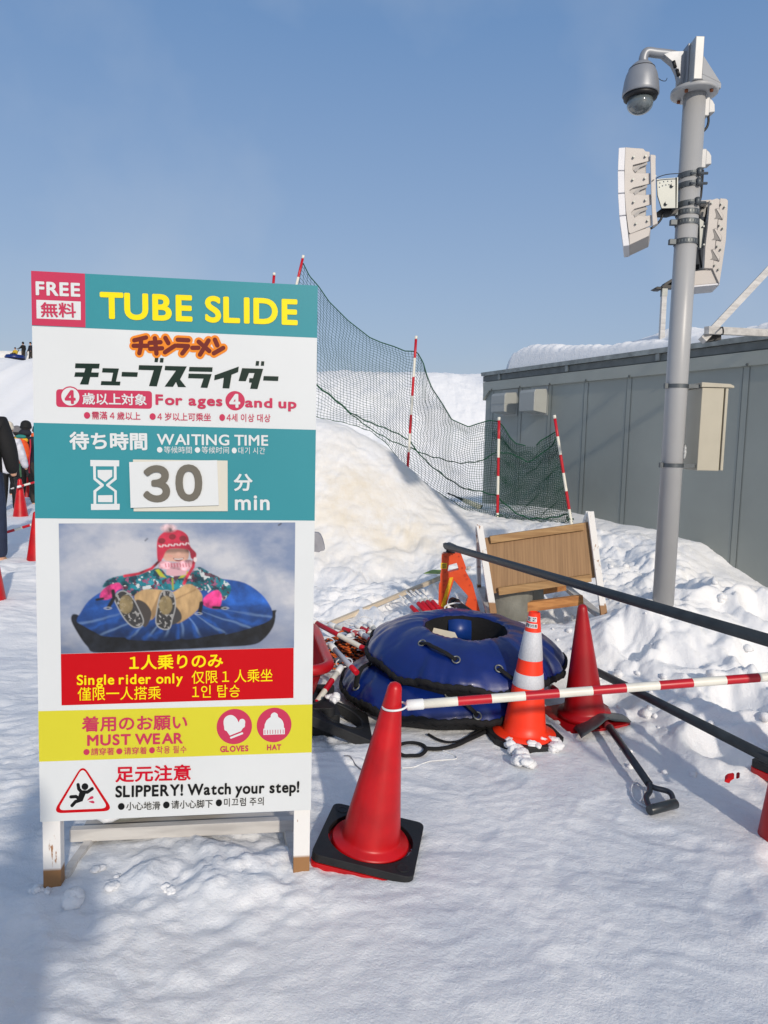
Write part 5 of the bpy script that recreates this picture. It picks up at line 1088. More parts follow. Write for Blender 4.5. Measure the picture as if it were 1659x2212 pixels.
# red tub behind the sign
tub = thing('plastic_tub', 'red plastic tub with a thick rolled rim peeking out behind the sign', 'tub', (-.55, 4.3, .0))
zr = .36
near = atz(*ZP(425, 1250), zr); far = atz(*ZP(90, 440), zr); ax_ = (far-near); Ld = ax_.length; ax_.normalize(); lx = Vector((ax_.y, -ax_.x, 0)); lx = lx if lx.x < 0 else -lx
def tp(u, v, z, ins=0.): return near+lx*(ins+u*(.62-2*ins))+ax_*(ins+v*(Ld-2*ins))+Vector((0, 0, z-zr))
def ring_(z, ins, cr=.12, n=7):
    W_, L_ = .62-2*ins, Ld-2*ins; o = near+lx*ins+ax_*ins+Vector((0, 0, z-zr)); out = []
    for cu_, cv_, s0 in ((W_-cr, L_-cr, 0), (cr, L_-cr, 90), (cr, cr, 180), (W_-cr, cr, 270)):
        for t in np.linspace(0, 90, n): a = math.radians(s0+t); out.append(o+lx*(cu_+cr*math.cos(a))+ax_*(cv_+cr*math.sin(a)))
    return out
mb = MB(); mb.tube(ring_(zr, .012), .030, 12, closed=True); mb.build('rim', M_RED, tub, True)
mb = MB(); a_ = [ring_(zr, .02), ring_(zr-.05, .045, .11), ring_(.13, .10, .1), ring_(.10, .16, .08)]; n = len(a_[0])
mb.add([p for q in a_ for p in q], [(i*n+k, i*n+(k+1) % n, (i+1)*n+(k+1) % n, (i+1)*n+k) for i in range(3) for k in range(n)]+[tuple(3*n+k for k in range(n))]); mb.build('body', M_DRED, tub, True)
for u_, v_ in ((.12, .1), (.85, .1), (.12, .9), (.85, .9)):
    p = tp(u_, v_, zr, .08); MB().beam((p.x, p.y, -.03), (p.x, p.y, .16), .05, .05, up=(1, 0, 0)).build('leg', M_DRED, tub, True)
# stacked rubber weights
def rubber(label, c, rz, tilt=(0, 0)):
    o = thing('rubber_weight', label, 'cone weight', c, (tilt[0], tilt[1], rz), group='spare rubber cone weights')
    half, cr, hole, th = .19, .03, .14, .05; P = []
    for a, b in ((-1, -1), (1, -1), (1, 1), (-1, 1)):
        s0 = math.atan2(b, a)
        for t in np.linspace(-math.pi/4, math.pi/4, 5): P.append(Vector((a*(half-cr)+math.cos(s0+t)*cr, b*(half-cr)+math.sin(s0+t)*cr, 0)))
    mb = MB(); mb.prism(P, (0, 0, th), [[Vector((hole*math.cos(t), hole*math.sin(t), 0)) for t in np.linspace(0, 2*math.pi, 37)[:-1]]]); mb.build('slab', M_BLK, o, bevel=.006)
    mb = MB(); mb.tube([(hole*1.04*math.cos(t), hole*1.04*math.sin(t), th) for t in np.linspace(0, 2*math.pi, 37)[:-1]], .008, 8, closed=True); mb.build('rim', M_BLK, o)
    return o
wx, wy = -.44, 3.86
rubber('bottom black rubber weight of the stack behind the sign', (wx, wy, .0), .12); rubber('middle black rubber weight of the stack behind the sign', (wx+.01, wy+.01, .055), .2)
rubber('top black rubber weight of the stack with snow in its hole', (wx, wy-.01, .11), .08)
rubber('black rubber weight leaning against the right side of the stack', (wx+.20, wy-.10, .05), .1, (0, .42))
# ------------------------------------------------------------------ snow tubes
TOPP = [(.252, .245), (.262, .258), (.30, .262), (.36, .256), (.43, .238), (.49, .210), (.54, .178), (.58, .142), (.600, .112), (.606, .092)]
BOTP = [(.604, .094), (.596, .066), (.565, .03), (.51, .006), (.42, .0), (.30, .002), (.245, .03), (.232, .12), (.250, .246)]
def snow_tube(label, c, tilt, rz, seed, flap, handles):
    o = thing('snow_tube', label, 'snow tube', c, (tilt[0], tilt[1], rz))
    nu = 220; rg = random.Random(seed); folds = [(rg.random()*2*math.pi, .04+.09*rg.random(), .2+.9*rg.random()) for _ in range(17)]
    def prof(tb, t):
        x = t*(len(tb)-1); i = min(len(tb)-2, int(x)); f = x-i; return tb[i][0]*(1-f)+tb[i+1][0]*f, tb[i][1]*(1-f)+tb[i+1][1]*f
    def fold(a):
        q = 0
        for a0, w, k in folds:
            d = (a-a0+math.pi) % (2*math.pi)-math.pi; q += k*max(0, 1-abs(d)/w)**1.3
        return q
    FO = [fold(2*math.pi*u/nu) for u in range(nu)]
    def Q(tb, u, t):
        a = 2*math.pi*u/nu; r, z = prof(tb, t); f = FO[int(u) % nu]; k = max(0, (r-.38)/.22)**1.4
        wob = .010*math.sin(a*7+seed)+.008*math.sin(a*13+2*seed)
        n_ = float(fbm(np.array([math.cos(a)*5+seed]), np.array([math.sin(a)*5+r*9]), seed, 3)[0])
        z = z-.015*f*k*(1-.5*k)+(.012*n_ if tb is TOPP else .004*n_)+wob*max(0, (r-.5)/.1); r = r-.016*f*k+.008*n_*k
        return (r*math.cos(a), r*math.sin(a), z)
    def P(u, v): return Q(TOPP, u, 1-v/22.)                         # v counted inward from the seam
    def sheet(tb, n_):
        mb = MB(); w = n_+1
        mb.add([Q(tb, u, k/n_) for u in range(nu) for k in range(w)], [(u*w+k, ((u+1) % nu)*w+k, ((u+1) % nu)*w+k+1, u*w+k+1) for u in range(nu) for k in range(n_)]); return mb
    sheet(TOPP, 26).build('cover', M_BLUE, o); sheet(BOTP, 24).build('underside', M_BLKCLOTH, o)
    sm_ = MB(); sm_.tube([Vector(Q(TOPP, u, 1))*1.004+Vector((0, 0, .004*math.sin(u*1.9)+.004*math.sin(u*3.1)-.004)) for u in range(nu)], .012, 8, closed=True, flat=1.7); sm_.build('seam_binding', M_BLKCLOTH, o)
    for a0, a1, rad in handles:
        pts = []
        for k, q in enumerate(np.linspace(0, 1, 9)):
            a = math.radians(a0+(a1-a0)*q); t = math.radians(rad[0]+(rad[1]-rad[0])*q); b = P(a/(2*math.pi)*nu % nu, math.degrees(t)/90*22)
            pts.append(Vector(b)+Vector((b[0]*.03, b[1]*.03, .022*math.sin(math.pi*q)+.003)))
        mb = MB(); mb.tube(bez(pts, 40), .017, 8, flat=.45); hd = mb.build('handle', M_BLKCLOTH, o)
        for p in (pts[0], pts[-1]):
            mb = MB(); n = Vector((p.x*.4, p.y*.4, .25)).normalized(); s1 = n.orthogonal().normalized(); s2_ = n.cross(s1)
            mb.tube([p+(s1*math.cos(t)+s2_*math.sin(t))*.021 for t in np.linspace(0, 2*math.pi, 21)[:-1]], .0045, 6, closed=True); mb.build('grommet', M_GALV, hd)
    if flap:
        mb = MB(); a = math.radians(flap); ca_, sa_ = math.cos(a), math.sin(a); w = .075; pr = [(.40, .248), (.30, .242), (.235, .215), (.205, .17), (.19, .10)]
        vs = []
        for r, z in pr:
            for s_ in (-w, w): vs.append((r*ca_-s_*sa_, r*sa_+s_*ca_, z+.006))
        mb.add(vs, [(2*i, 2*i+1, 2*i+3, 2*i+2) for i in range(len(pr)-1)]); fo = mb.build('flap', mat('flap blue', S(16, 52, 124), .35, var=.1), o); q = fo.modifiers.new('thickness', 'SOLIDIFY'); q.thickness = .006
    return o
uc = (.515, 4.34)
lowt = snow_tube('lower blue and black snow tube of the pair, half covered by the other one', (.37, 4.30, .0), (.0, .0), .4, 3, None, [(170, 186, (50, 24)), (248, 262, (40, 14))])
upt = snow_tube('upper blue snow tube tilted on another, with a cream board in its hole', (uc[0], uc[1], .195), (.05, .025), 0, 8, 93, [(228, 258, (52, 40)), (284, 294, (34, 4))])
cb = thing('cream_board', 'cream board leaning inside the hole of the upper blue tube', 'board', (.43, 4.38, .17), (0, 0, .3))
mb = MB(); mb.prism([Vector(p) for p in ((-.19, -.02, .0), (.10, -.17, .0), (.05, .03, .2), (-.12, .17, .22))], (0.0, .01, .012)); mb.build('panel', mat('cream board paint', S(214, 204, 184), .5, var=.05), cb)
tow = thing('tow_strap', 'black tow strap looped on the snow before the blue tubes', 'strap', tuple(on(940, 1610)))
def gp(u, v, lift=.012): 
    p = on(u, v); p.z = hz(p.x, p.y)+lift; return p
mb = MB(); mb.tube(bez([gp(*ZB(x, y)) for x, y in ((520, 950), (578, 915), (640, 905), (700, 920), (725, 950), (690, 980), (630, 990), (578, 988))], 40, True), .0115, 8, flat=.7, closed=True)
mb.tube(bez([gp(*ZB(x, y)) for x, y in ((720, 940), (800, 945), (900, 930), (985, 895), (1060, 860), (1110, 835), (1150, 800))], 40), .0135, 8, flat=.7)
mb.tube(bez([gp(*ZB(x, y)) for x, y in ((740, 855), (800, 885), (870, 905), (950, 895), (1030, 850), (1090, 820))], 40), .009, 8, flat=.6); mb.build('strap', M_BLKCLOTH, tow, True)
st = thing('white_string', 'thin white string lying on the snow before the blue tubes', 'string', tuple(on(900, 1690)))
mb = MB(); mb.tube(bez([gp(*ZB(x, y), .004) for x, y in ((575, 1060), (650, 1045), (740, 1020), (840, 1000), (915, 1000), (900, 975), (830, 950))], 60), .003, 5); mb.build('strand', M_WPLAST, st, True)
st = thing('grey_string', 'short grey string lying on the snow left of the front red cone', 'string', tuple(on(760, 1660)))
mb = MB(); mb.tube(bez([gp(*ZB(x, y), .004) for x, y in ((215, 1000), (250, 1005), (285, 1035), (320, 1075), (345, 1090))], 30), .0035, 5); mb.build('strand', mat('grey cord', S(120, 122, 130), .8), st, True)
# ------------------------------------------------------------------ second A-frame, seen from its wooden back
def z8(x, y, Y): return at(*Z8(x, y), Y)
af = thing('a_frame_sign', 'second A-frame sign seen from its bare plywood back with white legs beside the pole', 'sign', tuple(z8(650, 790, 5.2)))
def lerpY(y): return 5.42-.24*(y-100)/700
def q8(x, y, o=0.): return z8(x, y, lerpY(y)+o)
mb = MB(); mb.prism([q8(*p, .0) for p in ((556, 200), (1370, 75), (1430, 508), (632, 632))], (0, .012, .0)); mb.build('board', M_PLY, af, True)
for p, q, w in (((522, 104), (632, 790), .05), ((1388, -5), (1500, 850), .05)):
    mb = MB(); mb.beam(q8(*p, -.03), q8(*q, -.03), .048, .03, up=(0, 1, 0)); mb.build('front_leg', M_PEEL, af, True, bevel=.002)
mb = MB(); mb.beam(q8(508, 110, .01), z8(520, 600, 5.9), .03, .045, up=(0, 1, 0)); mb.build('rear_leg', M_PEEL, af, True)
mb = MB(); mb.beam(q8(1372, 5, .01), z8(1200, 560, 6.0), .03, .045, up=(0, 1, 0)); mb.build('rear_leg', M_PEEL, af, True)
for p, q in ((z8(535, 590, 5.88), q8(610, 778, .02)), (z8(1195, 580, 6.0), q8(1480, 820, .02))):
    mb = MB(); mb.beam(p, q, .06, .03); mb.build('side_rail', M_WHITEWOOD, af, True)
for a, b in (((606, 212), (1335, 108)), ((670, 616), (1392, 510))):
    mb = MB(); mb.beam(q8(*a, -.022), q8(*b, -.022), .055, .03, up=(0, 1, 0)); mb.build('batten', M_BATTEN, af, True, bevel=.002)
for a, b, Y0, Y1 in (((800, 640), (1190, 570), 5.75, 5.85), ((850, 742), (1325, 680), 5.38, 5.45)):
    mb = MB(); mb.beam(z8(*a, Y0), z8(*b, Y1), .045, .075, up=(0, 0, 1)); mb.build('cross_bar', M_ORWOOD, af, True, bevel=.002)
for lb, x, yb, Y, r, h in (('large grey concrete weight behind the plywood A-frame board', 745, 840, 5.50, .185, .34), ('smaller grey concrete weight farther back behind the plywood board', 880, 712, 5.85, .15, .25)):
    c = z8(x, yb, Y); o = thing('concrete_weight', lb, 'weight', tuple(c)); MB().lathe([(r*.9, 0), (r, .02), (r*.97, h-.02), (r*.94, h), (0, h)], 40).build('block', M_CONC, o)
    MB().tube(bez([(-.05, 0, h), (-.045, 0, h+.05), (.045, 0, h+.05), (.05, 0, h)], 14), .006, 6).build('lifting_loop', M_DGALV, o)
# ------------------------------------------------------------------ orange barricade and pipes
YBR = 5.35
br = thing('barricade', 'orange plastic barricade frame holding the end of a grey pipe in a clamp', 'barricade', tuple(z8(370, 770, YBR)))
out = [(228, 332), (244, 318), (366, 318), (382, 332), (418, 430), (412, 458), (470, 560), (548, 772), (455, 772), (413, 726), (437, 656), (324, 528), (318, 506), (292, 515), (226, 715), (262, 740), (285, 772), (200, 772), (206, 560), (218, 545), (217, 480), (224, 470)]
out = [(228, 332), (244, 318), (366, 318), (382, 332), (418, 430), (412, 458), (470, 560), (548, 850), (490, 850), (413, 726), (437, 656), (324, 528), (270, 700), (282, 850), (200, 850), (206, 560), (218, 545), (217, 480), (224, 470)]
win = [(284, 411), (345, 394), (362, 446), (272, 471)]
mb = MB(); mb.prism([z8(*p, YBR) for p in out], (.005, .075, 0), [[z8(*p, YBR) for p in win]]); mb.build('frame', M_ORP, br, True, bevel=.004)
mb = MB(); mb.prism([z8(*p, YBR-.004) for p in ((222, 392), (270, 396), (268, 440), (219, 436))], (0, .003, 0)); mb.build('yellow_label', mat('label yellow', S(226, 190, 40), .5, var=.1, scale=30), br, True)
mb = MB(); 
for y in (404, 414, 424): mb.prism([z8(*p, YBR-.006) for p in ((228, y), (262, y+2), (262, y+7), (228, y+5))], (0, .001, 0))
mb.build('label_lines', M_CABLE, br, True)
mb = MB(); mb.prism([z8(*p, YBR-.004) for p in ((290, 508), (318, 506), (258, 706), (276, 738), (262, 748), (222, 730))], (0, .003, 0)); mb.build('reflective_strip', M_YREF, br, True)
for x, y, r in ((262, 346, 9), (390, 432, 8), (412, 490, 13), (425, 520, 10), (448, 568, 8), (255, 465, 7), (252, 535, 11), (245, 565, 9), (238, 620, 8), (492, 682, 8), (362, 342, 7)):
    c = z8(x, y, YBR); s_ = r/1.9518*K*YBR/1550; mb = MB(); mb.tube([c+Vector((0, -.004, 0)), c+Vector((0, .01, 0))], s_, 12); mb.build('boss', mat('orange plastic dark', S(196, 60, 24), .5), br, True)
mb = MB(); mb.prism([z8(*p, YBR+.01) for p in ((262, 288), (318, 285), (328, 322), (280, 330))], (0, .05, 0)); mb.tube([z8(285, 290, YBR-.02), z8(300, 240, YBR-.02)], .012, 8); mb.tube([z8(262, 300, YBR-.03), z8(330, 312, YBR-.03)], .01, 8); mb.prism([z8(*p, YBR-.01) for p in ((243, 252), (262, 244), (274, 250), (272, 285), (256, 290), (244, 275))], (0, .07, 0)); clamp = mb.build('clamp', mat('dark clamp steel', S(58, 60, 60), .5, metal=.5, var=.3, scale=40), br, True)
p0 = z8(262, 262, YBR-.02); mb = MB(); d8 = (z8(1650, 697, 4.1)-z8(285, 268, YBR-.02)).normalized()
mb.tube([p0+Vector((.02, 0, 0)), p0+d8*.09], .031, 16); mb.build('clamp_ring', M_DGALV, br, True)
pipe1 = thing('steel_pipe', 'upper grey steel pipe sloping from the orange barricade to the right picture edge', 'pipe', tuple(z8(262, 262, YBR)))
a, b = z8(270, 262, YBR-.02), at(1659, 1383, 2.6); MB().tube([a-(b-a)*.004, b+(b-a)*.35], .0243, 24).build('tube', M_STEEL, pipe1, True)
pipe2 = thing('steel_pipe', 'lower grey steel pipe low over the churned snow behind the dark red cone', 'pipe', tuple(at(1205, 1408, 5.0)))
a, b = at(1195, 1403, 5.0), at(1659, 1638, 2.95); d = b-a; MB().tube([a-d*.25, b+d*.3], .0243, 24).build('tube', M_STEEL, pipe2, True)
pe = thing('pipe_end', 'dark capped pipe end with a white ring lying at the foot of the orange barricade', 'pipe', tuple(z8(350, 715, 5.2)))
MB().tube([z8(325, 700, 5.25), z8(440, 780, 5.0)], .03, 16).build('tube', M_STEEL, pe, True); MB().tube([z8(312, 698, 5.27), z8(345, 712, 5.21)], .037, 12).build('cap', M_CABLE, pe, True)
mb = MB(); c = z8(318, 735, 5.12); mb.tube([c+Vector((.062*math.cos(t), .01, .022*math.sin(t)+.012*math.cos(t))) for t in np.linspace(0, 2*math.pi, 25)[:-1]], .006, 6, closed=True); mb.build('ring', M_WPLAST, pe, True)
# white sign board lying half buried
def gh(u, v, lift=.02):
    d = ray(u, v); o_ = Vector((0, 0, CAMH))
    for t in np.arange(1.5, 12, .02):
        p_ = o_+d*t
        if p_.z < hz(p_.x, p_.y)+lift: return p_
    return o_+d*6
lb_ = thing('fallen_board', 'white board lying half buried in the snow with its bare wooden edge showing', 'board', tuple(zq_(165, 1080, 5.55)))
A_, B_ = gh(*ZM(165, 1084), .06), gh(*ZM(1200, 655), .12); ed = (B_-A_).normalized(); far_ = Vector((-ed.y, ed.x, 0)); far_ = -far_ if far_.y < 0 else far_
mb = MB(); mb.beam(A_, B_, .03, .032); mb.build('edge_strip', mat('cream timber', S(206, 190, 166), .6, var=.08), lb_, True)
mb = MB(); mb.prism([gh(*ZM(*p), .10) for p in ((985, 645), (1390, 588), (1396, 620), (1160, 678))], (0, 0, .008)); mb.build('panel', C_WHITE, lb_, True)
mb = MB(); mb.beam(gh(*ZM(1380, 580), .14), gh(*ZM(1382, 600), .12), .05, .03); mb.build('corner_strip', M_WHITEWOOD, lb_, True)
c = gh(*ZM(1075, 664), .12)
mb = MB(); mb.prism([c+Vector((-.08, .0, .02)), c+Vector((.06, 0, .02)), c+Vector((.10, .12, .03)), c+Vector((.0, .12, .03))], (0, 0, .006)); mb.build('green_mark', mat('green print', S(120, 150, 60), .5), lb_, True)
# ------------------------------------------------------------------ shovel
def g6(x, y, lift=.02):
    u, v = Z6(x, y); p = on(u, v, 0); 
    for _ in range(4): p = on(u, v, hz(p.x, p.y)+lift)
    return p
sh = thing('snow_shovel', 'dark steel snow shovel lying on the snow with its D grip toward the viewer', 'shovel', tuple(g6(985, 1115)))
M_SHAFT = mat('shovel paint', S(40, 46, 56), .32, metal=.3, var=.15, scale=20)
a, b = g6(762, 792, .07), g6(985, 1112, .05)
MB().tube([a, b], [.0195, .0175], 16).build('shaft', M_SHAFT, sh, True)
gr0, gr1 = g6(985, 1262, .03), g6(1138, 1222, .035)
jn = b
mb = MB(); mb.tube(bez([jn, jn+(gr0-jn)*.25+Vector((-.0, -.01, .0)), gr0+(jn-gr0)*.45+Vector((-.012, 0, 0)), gr0+(gr1-gr0)*.06], 24), [.0145]*3+[.012]*22 if False else .0125, 10)
mb.tube(bez([jn, jn+(gr1-jn)*.2+Vector((.0, .0, .0)), gr1+(jn-gr1)*.35+Vector((.03, .035, .0)), gr1-(gr1-gr0)*.08], 24), .0125, 10); mb.build('yoke', M_SHAFT, sh, True)
MB().tube([gr0, gr0+(gr1-gr0)*.02, gr0+(gr1-gr0)*.98, gr1], [.019, .0215, .0215, .019], 18).build('grip', mat('grip black', S(44, 50, 54), .3, var=.1, scale=30), sh, True)
# blade: shallow scoop lying face down
bl0, bl1 = g6(600, 862, .015), g6(885, 770, .015); w = bl1-bl0; ctr_ = (bl0+bl1)/2; fw = (a-b); fw.z = 0; fw.normalize()
mb = MB(); N1, N2 = 15, 10; vs = []
for j in range(N2+1):
    for i in range(N1+1):
        s_, t = i/N1-.5, j/N2; p = ctr_+w*s_*(1-.12*t*t)+fw*(.30*t)
        p = p+Vector((0, 0, .05-.04*(2*abs(s_))**1.6*(1-.2*t)-.07*t*t+.02*math.exp(-(s_*9)**2)*(1-t))); vs.append(p)
mb.add(vs, [(j*(N1+1)+i, j*(N1+1)+i+1, (j+1)*(N1+1)+i+1, (j+1)*(N1+1)+i) for j in range(N2) for i in range(N1)]); o = mb.build('blade', mat('blade steel', S(86, 92, 92), .42, metal=.4, var=.2, scale=14), sh, True); q = o.modifiers.new('thickness', 'SOLIDIFY'); q.thickness = .003
mb = MB(); mb.tube([a-(b-a).normalized()*.0, a+(a-b).normalized()*.11+Vector((0, 0, -.012))], [.022, .012], 14); mb.build('socket', mat('red socket', S(120, 30, 34), .5), sh, True)
lp_ = thing('rope_loop', 'thin clear rope loop tied to the shovel grip', 'rope', tuple(g6(930, 1180)))
mb = MB(); mb.tube(bez([g6(x, y, .012) for x, y in ((985, 1235), (940, 1225), (905, 1200), (885, 1160), (890, 1118), (920, 1108), (950, 1140), (955, 1185), (940, 1225), (980, 1240), (1010, 1225))], 60), .0042, 6); mb.build('cord', mat('clear rope', S(206, 210, 214), .25, var=.2, scale=80), lp_, True)
c = at(*zm(2700, 2900, 4.425)(950, 985), 2.95); sc_ = thing('red_scrap', 'small curved red plastic piece sticking out of the snow near the right edge', 'plastic piece', tuple(c))
mb = MB(); zs_ = zm(2700, 2900, 4.425); mb.prism([at(*zs_(x, y), 2.93) for x, y in ((875, 1005), (890, 975), (930, 945), (1020, 930), (1045, 950), (990, 985), (960, 1030), (920, 1022))], (.01, .02, .012)); mb.prism([at(*zs_(x, y), 2.95) for x, y in ((1080, 945), (1090, 920), (1130, 912), (1145, 930), (1110, 950))], (.01, .02, .01)); mb.build('shard', M_RED, sc_, True)
# ------------------------------------------------------------------ people
M_SKIN = mat('skin', S(206, 160, 132), .55, var=.04); M_HAIR = mat('dark hair', S(26, 22, 20), .6, var=.3, scale=60, bump=.4, bscale=120)
def skin(name, verts, edges, rad, m, parent, sub=2):
    me = bpy.data.meshes.new(name); me.from_pydata([tuple(v) for v in verts], edges, []); me.materials.append(m)
    o = bpy.data.objects.new(name, me); COL.objects.link(o); o.parent = parent
    s_ = o.modifiers.new('skin', 'SKIN'); s_.use_smooth_shade = True
    for i, r in enumerate(rad):
        d = me.skin_vertices[0].data[i]; rr = r if isinstance(r, tuple) else (r, r); d.radius = rr; d.use_root = (i == 0)
    u = o.modifiers.new('subsurf', 'SUBSURF'); u.levels = sub; u.render_levels = sub
    return o
def person(label, loc, rz, H, jacket, trousers, hatc, shoes, hair=True, arms=((.14, .0, 0), (.14, .0, 0)), glove=None, stride=.08, sit=False, group=None, hood=None, hat_kind='beanie'):
    """local: facing +y, feet at z=0. arms: per side, elbow/hand pushed forward"""
    o = thing('person', label, 'person', loc, (0, 0, rz), group); k = H/1.75
    V = lambda x, y, z: (x*k, y*k, z*k)
    hip = .92; 
    if sit: legs = lambda s: [V(s*.09, 0, .12), V(s*.13, .38, .30), V(s*.15, .72, .10), V(s*.15, .80, .20)]; dz = -.80
    else: legs = lambda s: [V(s*.095, 0, .88), V(s*.105, .03+s*stride*.3, .48), V(s*.11, -.02+s*stride, .09), V(s*.12, .13+s*stride, .035)]; dz = 0
    ver = [V(0, 0, .95+dz), V(0, .0, 1.15+dz), V(0, -.01, 1.36+dz), V(0, 0, 1.47+dz), V(0, .015, 1.56+dz), V(0, .03, 1.66+dz)]
    arm = lambda s, f: [V(s*.17, 0, 1.40+dz), V(s*.235, -.01+f[0]*.3, 1.14+dz+f[2]*.3), V(s*(.25-f[1]*.05), .03+f[0], .90+dz+f[2])]
    ed = [(0, 1), (1, 2), (2, 3), (3, 4), (4, 5)]; rad = [(.13*k, .09*k), (.12*k, .085*k), (.125*k, .085*k), .058*k, .05*k, .055*k]
    for s_ in (-1, 1):
        n = len(ver); ver += legs(s_); ed += [(0, n), (n, n+1), (n+1, n+2), (n+2, n+3)]; rad += [.085*k, .062*k, .045*k, .04*k]
        n = len(ver); A = arm(s_, arms[0 if s_ < 0 else 1]); ver += A; ed += [(2, n), (n, n+1), (n+1, n+2)]; rad += [.048*k, .04*k, .03*k]
    skin('body', ver, ed, rad, M_SKIN, o, 2)
    # head with face
    mb = MB(); hc = Vector(V(0, .02, 1.64+dz)); mb.ball(hc, (.077*k, .095*k, .118*k), 20); mb.ball(hc+Vector((0, .085, -.045))*k, (.045*k, .03*k, .04*k), 10)
    mb.ball(hc+Vector((0, .10, -.012))*k, (.014*k, .022*k, .02*k), 8)
    for s_ in (-1, 1): mb.ball(hc+Vector((s_*.079, 0, -.005))*k, (.012*k, .024*k, .032*k), 8)
    mb.build('head', M_SKIN, o)
    mb = MB()
    for s_ in (-1, 1): mb.ball(hc+Vector((s_*.03, .088, .012))*k, .009*k, 8)
    mb.build('eyes', M_CABLE, o)
    if hair: mb = MB(); mb.ball(hc+Vector((0, -.018, .012))*k, (.086*k, .092*k, .118*k), 18, jit=.05); mb.build('hair', M_HAIR, o)
    if hatc is not None:
        mb = MB(); M_ = Matrix.Translation(hc+Vector((0, -.006, .012))*k) @ Matrix.Scale(k, 4); mb.lathe([(.098, -.02), (.106, -.015), (.106, .03), (.100, .035), (.098, .06), (.085, .10), (.06, .125), (.03, .138), (0, .142)], 26, M_)
        mb.build('hat', hatc, o)
    if hood is not None:
        mb = MB(); mb.ball(hc+Vector((0, -.055, -.10))*k, (.12*k, .085*k, .085*k), 16, jit=.1); mb.build('hood', hood, o)
    # clothes follow the body
    tv = [V(0, 0, 1.06+dz), V(0, 0, .93+dz)]; te = [(0, 1)]; trd = [(.165*k, .125*k), (.16*k, .125*k)]
    for s_ in (-1, 1):
        n = len(tv); L_ = legs(s_); a3 = Vector(L_[2])*.86+Vector(L_[1])*.14; tv += [L_[0], L_[1], tuple(a3)]; te += [(1, n), (n, n+1), (n+1, n+2)]; trd += [.105*k, .083*k, .073*k]
    skin('trousers', tv, te, trd, trousers, o, 2)
    jv = [V(0, 0, .80+dz if not sit else .93+dz), V(0, 0, 1.15+dz), V(0, -.01, 1.36+dz), V(0, 0, 1.47+dz)]; je = [(0, 1), (1, 2), (2, 3)]; jr = [(.195*k, .15*k), (.18*k, .135*k), (.20*k, .14*k), .095*k]
    for s_ in (-1, 1):
        n = len(jv); A = arm(s_, arms[0 if s_ < 0 else 1]); w_ = Vector(A[1])*.12+Vector(A[2])*.88; jv += [A[0], A[1], tuple(w_)]; je += [(2, n), (n, n+1), (n+1, n+2)]; jr += [.098*k, .078*k, .06*k]
    skin('jacket', jv, je, jr, jacket, o, 2)
    for s_ in (-1, 1):
        A = arm(s_, arms[0 if s_ < 0 else 1]); w_ = Vector(A[2]); d = (w_-Vector(A[1])).normalized(); sd_ = Vector((0, 1, 0)) if abs(d.y) < .8 else Vector((0, 0, -1)); sd_ = (sd_-d*sd_.dot(d)).normalized(); inw = d.cross(sd_)*(-s_)
        hv = [w_-d*.03*k, w_+d*.04*k]; he = [(0, 1)]; hr = [.026*k, (.034*k, .02*k)]
        for i, (o_, ln) in enumerate(((-.027, .07), (-.009, .078), (.009, .075), (.026, .06))):
            n = len(hv); b_ = w_+d*.075*k+sd_*o_*k; hv += [b_, b_+d*ln*.5*k+inw*.004*k, b_+d*ln*k*.95+inw*.022*k]; he += [(1, n), (n, n+1), (n+1, n+2)]; hr += [.0095*k, .009*k, .0075*k]
        n = len(hv); hv += [w_+d*.03*k+sd_*.035*k, w_+d*.075*k+sd_*.052*k+inw*.01*k]; he += [(0, n), (n, n+1)]; hr += [.011*k, .009*k]
        skin('glove' if glove else 'hand', hv, he, hr, glove or M_SKIN, o, 1)
        F = legs(s_)[2]; T_ = legs(s_)[3]; mb = MB(); dd = (Vector(T_)-Vector(F)); 
        if sit: q0 = Vector(F); mb.ball(q0+Vector((0, .04, .03))*k, (.05*k, .07*k, .12*k), 12)
        else:
            q0 = Vector((T_[0], T_[1]-.04*k, .05*k)); mb.ball(q0, (.052*k, .145*k, .05*k), 14); mb.ball(q0+Vector((0, -.09, .05))*k, (.056*k, .06*k, .08*k), 12); mb.box(tuple(q0+Vector((0, .0, -.04))*k), (.095*k, .27*k, .022*k))
        mb.build('shoe', shoes, o)
    return o
cl = lambda n, c, **k: mat(n, c, .8, bump=.25, bscale=40, var=.18, scale=12, **k)
BLKJ, JEANS, TAN = cl('black jacket', S(16, 16, 18)), cl('blue jeans', S(34, 46, 70)), mat('tan shoe', S(190, 150, 104), .6, var=.1)
DARKP, WHITEJ, CREAMH, GREYH = cl('dark trousers', S(52, 46, 40)), cl('white jacket', S(206, 206, 212)), cl('cream hat', S(210, 200, 182)), cl('grey hat', S(112, 110, 112))
NAVY, ORJ, BLKSHOE, REDG = cl('navy jacket', S(26, 28, 40)), cl('orange jacket', S(226, 96, 40)), mat('black shoe', S(26, 26, 30), .6), cl('dark red glove', S(92, 26, 30))
def stand(u, v, z=.09): 
    p = on(u, v, z); return p
p = stand(-32, 1240, .07)
person('person in a black jacket and blue jeans cut by the left picture edge', (p.x, p.y, .05), .25, 2.0, BLKJ, JEANS, None, TAN, glove=BLKSHOE, hood=BLKJ, arms=((.02, 0, 0), (.05, 0, .02)), stride=.10)
p = stand(24, 1118)
person('person in a white jacket and cream hat beside the orange backpack', (p.x-.02, p.y, .07), .1, 1.66, WHITEJ, BLKJ, CREAMH, mat('beige boot', S(206, 186, 156), .9, bump=.4), glove=BLKSHOE)
p = stand(60, 1102)
person('person with a black hat and dark trousers carrying an orange backpack', (p.x, p.y, .07), .05, 1.70, NAVY, DARKP, BLKJ, BLKSHOE, glove=BLKSHOE, hood=NAVY)
bk = thing('backpack', 'bright orange and yellow backpack worn by the person in the queue', 'backpack', (p.x, p.y-.2, 1.0))
